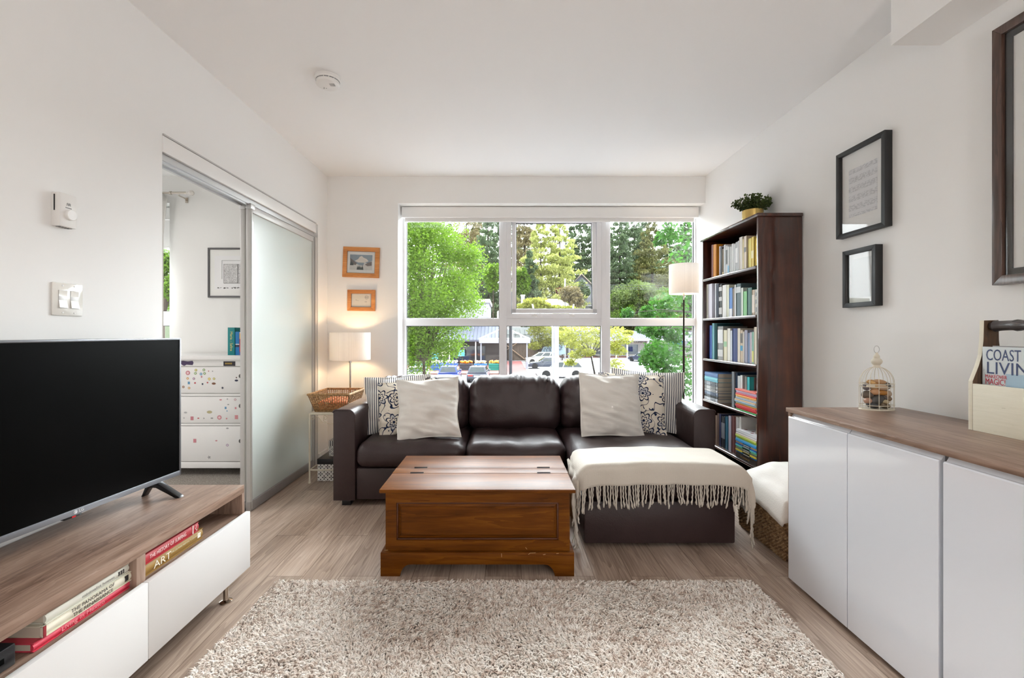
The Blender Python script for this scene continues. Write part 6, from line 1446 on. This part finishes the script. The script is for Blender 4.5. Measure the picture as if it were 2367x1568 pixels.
# ------------------------------------------------------------------ trees
rngT = np.random.default_rng(4)
def leafmesh(name, mat, parent, C_, rad, n, size, shape='diamond', droop=0.0, flat=0.0):
    """n leaves of the given size scattered in ellipsoids (centres C_, radii rad)"""
    C_ = np.array(C_, float); rad = np.array(rad, float); k = rngT.integers(0, len(C_), n)
    d = rngT.normal(size=(n, 3)); d /= np.linalg.norm(d, axis=1)[:, None]; r = rngT.uniform(.0, 1, n)**.42
    p = C_[k]+d*rad[k]*r[:, None]
    a = rngT.normal(size=(n, 3)); a[:, 2] = a[:, 2]*(1-flat)-droop; a /= np.linalg.norm(a, axis=1)[:, None]
    b = rngT.normal(size=(n, 3)); b -= a*(a*b).sum(1)[:, None]; b /= np.linalg.norm(b, axis=1)[:, None]
    s = size*rngT.uniform(.6, 1.25, n)[:, None]; nn = np.cross(a, b)
    if shape == 'diamond':
        V = np.stack([p-a*s*.5, p+b*s*.30+nn*s*.06, p+a*s*.5, p-b*s*.30+nn*s*.06], 1); kk = 4
    elif shape == 'spray':
        V = np.stack([p-a*s*.6, p+b*s*.20, p+a*s*.6-np.array([0, 0, 1])*s*.2, p-b*s*.20], 1); kk = 4
    else:  # maple: five pointed lobes
        an = np.array([90, 118, 145, 178, 205, 270, 335, 2, 35, 62])*np.pi/180; rr = np.array([1, .38, .82, .34, .55, .30, .55, .34, .82, .38])
        V = np.stack([p+(a*np.sin(w)+b*np.cos(w))*s*.5*q+nn*s*.10*q*q for w, q in zip(an, rr)], 1); kk = 10
    V = V.reshape(-1, 3)-np.array(wloc(parent)); Fc = np.arange(n*kk).reshape(n, kk)
    return quadmesh(name, V, Fc, mat, parent, kk, smooth=False)
def branches(m, base, tips, r0, rng, mid=.45):
    for tp in tips:
        b = Vector(base); e = Vector(tp); c_ = b.lerp(e, mid)+Vector((0, 0, (e-b).length*.10))
        pts = [b, b.lerp(c_, .6), c_, c_.lerp(e, .5)+Vector((rng.uniform(-.1, .1), rng.uniform(-.1, .1), .05))*(e-b).length*.3, e]; m.tube(pts, [r0, r0*.75, r0*.55, r0*.35, r0*.12], 5)
def broad(label, base, trunk_h, crown, n, size, mat, clumps=60, seed=0, bark='bark', tr=.09, shape='diamond', flat=.3, name='leafy_tree', cz=None, group=None, csz=.34):
    """broadleaf tree: trunk, limbs and clumps of leaves filling the ellipsoid crown = (centre, radii)"""
    t = thing(name, base, label, 'tree', group); rg = random.Random(seed); cc, cr_ = Vector(crown[0]), crown[1]; C_ = []; Rd = []
    for i in range(clumps):
        while True:
            q = Vector((rg.uniform(-1, 1), rg.uniform(-1, 1), rg.uniform(-1, 1)))
            if .25 < q.length < 1: break
        q = q*(.62+.3*rg.random())/max(.62, q.length)*1.0 if q.length < .62 else q
        C_.append((cc.x+q.x*cr_[0]*.86, cc.y+q.y*cr_[1]*.86, cc.z+q.z*cr_[2]*.86)); k = csz*(.7+.6*rg.random()); Rd.append((cr_[0]*k, cr_[1]*k, cr_[2]*k*.62))
    m = MB(); top = Vector((base[0], base[1], base[2]+trunk_h)); m.tube([base, top.lerp(Vector(base), .5)+Vector((.03, 0, 0)), top, (cc.x, cc.y, cc.z+cr_[2]*.5)], [tr, tr*.85, tr*.7, tr*.2], 8)
    branches(m, (top.x, top.y, top.z-.1*trunk_h), [C_[i] for i in range(0, clumps, 2)], tr*.52, rg)
    m.build('trunk', M[bark], t); leafmesh('foliage', M[mat], t, C_, Rd, n, size, shape, .2, flat); return t
# the fresh green street tree that fills the first pane
broad('fresh green street tree filling the window pane nearest the table lamp', (-3.55, 20, GZ), 3.6, ((-3.95, 20.2, 3.2), (3.25, 2.9, 4.1)), 78000, .108, 'leaf_bright', 170, 3, tr=.085, csz=.26)
# maple close to the window on the bookcase side
t = thing('maple_tree', (5.2, 9.2, GZ), 'dark green maple tree close to the glass behind the floor lamp', 'tree')
cl_ = []
for px, py, r_ in ((1600, 600, 60), (1585, 545, 42), (1545, 540, 24), (1525, 555, 14), (1600, 690, 60), (1560, 700, 40), (1525, 712, 28), (1495, 722, 16), (1450, 724, 12), (1590, 780, 55), (1555, 775, 22), (1500, 764, 16), (1482, 760, 10), (1520, 768, 18), (1535, 800, 34), (1510, 812, 26), (1500, 828, 24), (1520, 845, 26), (1550, 830, 36), (1590, 850, 44), (1570, 880, 40), (1610, 900, 50), (1540, 868, 16), (1600, 640, 36)):
    Y = 8.6+.9*math.sin(px*.7+py); x, y, z = at(px, py, Y); cl_.append(((x, y, z), r_*Y/F))
m = MB(); rg = random.Random(5); m.tube([(5.2, 9.2, GZ), (5.15, 9.2, 0), (5.0, 9.1, 2.2), (4.8, 9.0, 4.2)], [.14, .12, .09, .04], 8)
for k, (p, r_) in enumerate(cl_): branches(m, (5.15-.1*(k % 3), 9.15, max(-.6, min(3.2, p[2]-.5))), [p], .022, rg)
m.build('trunk', M['barkdark'], t)
leafmesh('foliage', M['leaf_maple'], t, [p for p, r_ in cl_], [(r_*1.1, r_*1.3, r_) for p, r_ in cl_], 4600, .13, 'maple', .35, .3)
# yellow-green street trees in the car park
def airy(label, base, fork, clumps, Y, n, size, mat, seed, tr):
    t = thing('leafy_tree', base, label, 'tree'); rg = random.Random(seed); C_ = []; Rd = []
    for px, py, r_ in clumps: C_.append(at(px, py, Y+rg.uniform(-1.2, 1.2))); k = r_*Y/F*1.25; Rd.append((k*1.35, k*1.3, k*.75))
    m = MB(); m.tube([base, ((base[0]+fork[0])/2+.06, base[1], (base[2]+fork[2])/2), fork], [tr, tr*.85, tr*.6], 7); branches(m, fork, C_, tr*.42, rg, .4); m.build('trunk', M['barkdark'], t)
    leafmesh('foliage', M[mat], t, C_, Rd, n, size, 'diamond', .15, .6); return t
Yt = 28
airy('airy yellow green street tree in front of the white pole and the shops', (5.83, Yt, GZ), at(1366, 822, Yt), [(1310, 775, 14), (1335, 762, 18), (1365, 758, 18), (1392, 770, 16), (1352, 784, 16), (1325, 795, 14), (1378, 792, 15), (1345, 806, 12), (1332, 820, 12), (1360, 815, 10), (1420, 765, 18), (1440, 785, 15), (1428, 810, 14), (1415, 800, 12), (1420, 842, 14), (1440, 862, 10), (1318, 838, 10), (1300, 760, 12), (1452, 770, 8)], Yt, 7600, .14, 'leaf_yellow', 4, .075)
Yt = 72
airy('yellow green street tree beside the entrance canopy', (4.76, Yt, GZ), at(1246, 806, Yt), [(1240, 765, 14), (1262, 758, 16), (1280, 772, 16), (1250, 786, 14), (1236, 800, 10), (1270, 792, 12), (1296, 766, 14), (1300, 786, 14), (1240, 752, 12), (1316, 780, 9)], Yt, 6200, .28, 'leaf_yellow', 9, .12)
# shrubs and small trees at the foot of the slope
def bush(label, px, py, rw, rh, Y, n, size, mat, seed, name='shrub', shape='diamond'):
    x, y, z = at(px, py, Y); k = Y/F
    gz = min(terrain(x, y), z-rh*k*.6); t = thing(name, (x, y, gz), label, 'tree' if name != 'shrub' else 'shrub'); rg = random.Random(seed); C_ = []; Rd = []
    for i in range(22):
        a, q = rg.uniform(0, 6.28), rg.random()**.5*.72; C_.append((x+math.cos(a)*q*rw*k, y+rg.uniform(-1, 1)*rw*k*.4, z+math.sin(a)*q*rh*k)); w_ = rg.uniform(.6, 1.25); Rd.append((rw*k*.36*w_, rw*k*.38, rh*k*.34*w_))
    m = MB()
    lo = z-rh*k*.75; m.tube([(x, y, gz), (x+.03*k, y, max(lo, gz+.1))], [.10*max(1, k*10), .08*max(1, k*10)], 6); branches(m, (x, y, max(lo, gz+.1)-.02), C_[::2], .08, rg); m.build('stems', M['bark'], t); leafmesh('foliage', M[mat], t, C_, Rd, n, size, shape, .1, .2); return t
bush('pale bushy tree in front of the firs, middle of the pane beside the floor lamp', 1468, 696, 76, 58, 97, 11000, .50, 'leaf_pale', 1, 'leafy_tree')
bush('rounded green tree low down beside the pale bushy tree, by the window post', 1424, 706, 44, 44, 97, 4600, .52, 'leaf_bright', 2, 'leafy_tree')
bush('dark leafy tree between the pale bushy tree and the maple', 1532, 704, 48, 46, 99, 4800, .52, 'leaf_bright', 3, 'leafy_tree')
bush('tan spreading conifer below the grey gabled house', 1322, 688, 32, 32, 80, 2600, .55, 'needle_tan', 4, 'conifer_tree', 'spray')
bush('yellow green shrub in front of the sunlit roof', 1235, 706, 46, 17, 76, 2600, .45, 'leaf_yellow', 5)
bush('yellow green shrub at the foot of the tan conifer', 1300, 716, 40, 12, 76, 1800, .45, 'leaf_yellow', 6)
bush('small red leaved maple beside the sunlit roof', 1294, 673, 11, 9, 96, 600, .5, 'leaf_red', 7, 'leafy_tree')
bush('dense green hedge tree below the dark firs, next to the open sash', 1206, 660, 24, 40, 92, 2600, .6, 'leaf_bright', 8, 'leafy_tree')
bush('deep green tree beside the grey gabled house', 1348, 678, 22, 30, 100, 2000, .6, 'needle_dark', 9, 'leafy_tree')
bush('green tree showing at the tip of the fresh street tree', 1140, 640, 26, 40, 86, 2400, .55, 'leaf_bright', 10, 'leafy_tree')
bush('bright leafy tree low at the bedroom window', 375, 645, 40, 120, 15, 3200, .13, 'leaf_bright', 11, 'leafy_tree')
def conifer(label, px, top, base, wpx, Y, mat, seed, n=9800, size=.62, bare=.06):
    k = Y/F; x, y, _ = at(px, base, Y); z0 = terrain(x, y); z1 = at(px, top, Y)[2]; hgt = z1-z0; t = thing('conifer_tree', (x, y, z0), label, 'tree', None); rg = random.Random(seed); C_ = []; Rd = []
    L = 30; W_ = wpx*k*.95
    for i in range(L):
        f = bare+(1-bare)*(i+rg.random())/L; rad = W_*(1-f)**.62*(.72+.5*rg.random())
        for j in range(9 if f < .75 else 5):
            a = 2*math.pi*(j+rg.random())/(9 if f < .75 else 5); q = rad*rg.uniform(.35, .95); rr_ = max(.28, rad*.22); C_.append((x+math.cos(a)*q, y+math.sin(a)*q, z0+hgt*f-q*.22)); Rd.append((rr_*1.25, rr_*1.25, max(.22, hgt*.016)))
    m = MB(); m.tube([(x, y, z0-1.0), (x, y, z0+hgt*.5), (x, y, z1)], [.36, .24, .03], 7)
    for q in C_[::7]: m.tube([(x, y, q[2]+.5), q], [.07, .03], 4)
    m.build('trunk', M['barkdark'], t); leafmesh('foliage', M[mat], t, C_, Rd, int(n*1.25), size, 'spray', .8, .1); return t
for a in (
 ('tall dark fir behind the fresh street tree, far end of the first pane', 960, 420, 700, 90, 120, 'needle_dark', 1),
 ('tall tan fir rising behind the top of the fresh street tree', 1078, 452, 700, 84, 112, 'needle_tan', 2, 7600),
 ('dark green fir beside the first window post', 1128, 470, 700, 62, 104, 'needle_dark', 3, 7600),
 ('hazy green fir behind the first window post', 1168, 440, 700, 70, 128, 'needle_dark', 4),
 ('olive cedar just inside the open sash, its top out of sight', 1212, 440, 690, 74, 110, 'needle_tan', 5, 8600),
 ('broad sunlit cedar in the middle of the open sash', 1250, 505, 682, 104, 100, 'needle_light', 6, 11000, .62, .02),
 ('sunlit cedar beside the broad one, nearer the grey house', 1294, 490, 690, 88, 101, 'needle_light', 7, 9600, .62, .02),
 ('thin bare topped fir behind the sunlit cedars', 1283, 455, 690, 34, 112, 'needle_olive', 8, 3000),
 ('dark fir behind the grey gabled house', 1345, 500, 680, 76, 122, 'needle_dark', 9, 8600),
 ('second dark fir between the sash and the window post', 1385, 470, 690, 70, 126, 'needle_dark', 10),
 ('dark feathery fir next to the second window post', 1432, 488, 690, 66, 108, 'needle_dark', 11, 8600),
 ('tall slim fir in the pane beside the floor lamp', 1466, 455, 690, 58, 118, 'needle_dark', 12, 7600),
 ('broad olive cedar in the pane beside the floor lamp', 1508, 500, 690, 96, 108, 'needle_olive', 13, 10000, .62, .02),
 ('hazy fir far back beyond the olive cedar', 1542, 500, 690, 50, 150, 'needle_dark', 14),
 ('fir behind the floor lamp shade', 1590, 505, 690, 62, 110, 'needle_dark', 15),
 ('fir at the far end of the slope, beyond the lamp', 1640, 480, 690, 80, 116, 'needle_dark', 16),
 ('dark fir low behind the olive cedar', 1485, 540, 690, 60, 114, 'needle_dark', 17),
 ('dark fir low behind the sunlit cedars', 1224, 580, 690, 50, 94, 'needle_dark', 18),
 ('hazy fir far up the slope behind the fresh street tree', 1000, 470, 700, 96, 148, 'needle_dark', 31),
 ('hazy fir far up the slope behind the first window post', 1100, 455, 700, 90, 152, 'needle_dark', 32),
 ('hazy fir far up the slope behind the olive cedar in the sash', 1215, 500, 700, 80, 150, 'needle_dark', 33),
 ('hazy fir far up the slope behind the slim fir', 1450, 480, 700, 84, 152, 'needle_dark', 34),
 ('hazy fir far up the slope behind the floor lamp', 1575, 520, 700, 60, 156, 'needle_dark', 35),
 ('dark fir filling the gap between two firs behind the sash', 1322, 520, 690, 54, 132, 'needle_dark', 20),
 ('hazy fir between the olive cedar and the slim fir', 1490, 505, 690, 60, 134, 'needle_dark', 21),
 ('dark fir behind the window post next to the feathery fir', 1405, 530, 690, 60, 112, 'needle_dark', 22),
 ('olive cedar behind the upper edge of the fresh street tree', 1102, 500, 700, 60, 124, 'needle_olive', 23),
 ('dark fir low behind the fresh street tree', 1040, 520, 700, 90, 118, 'needle_dark', 19),
): conifer(*a)
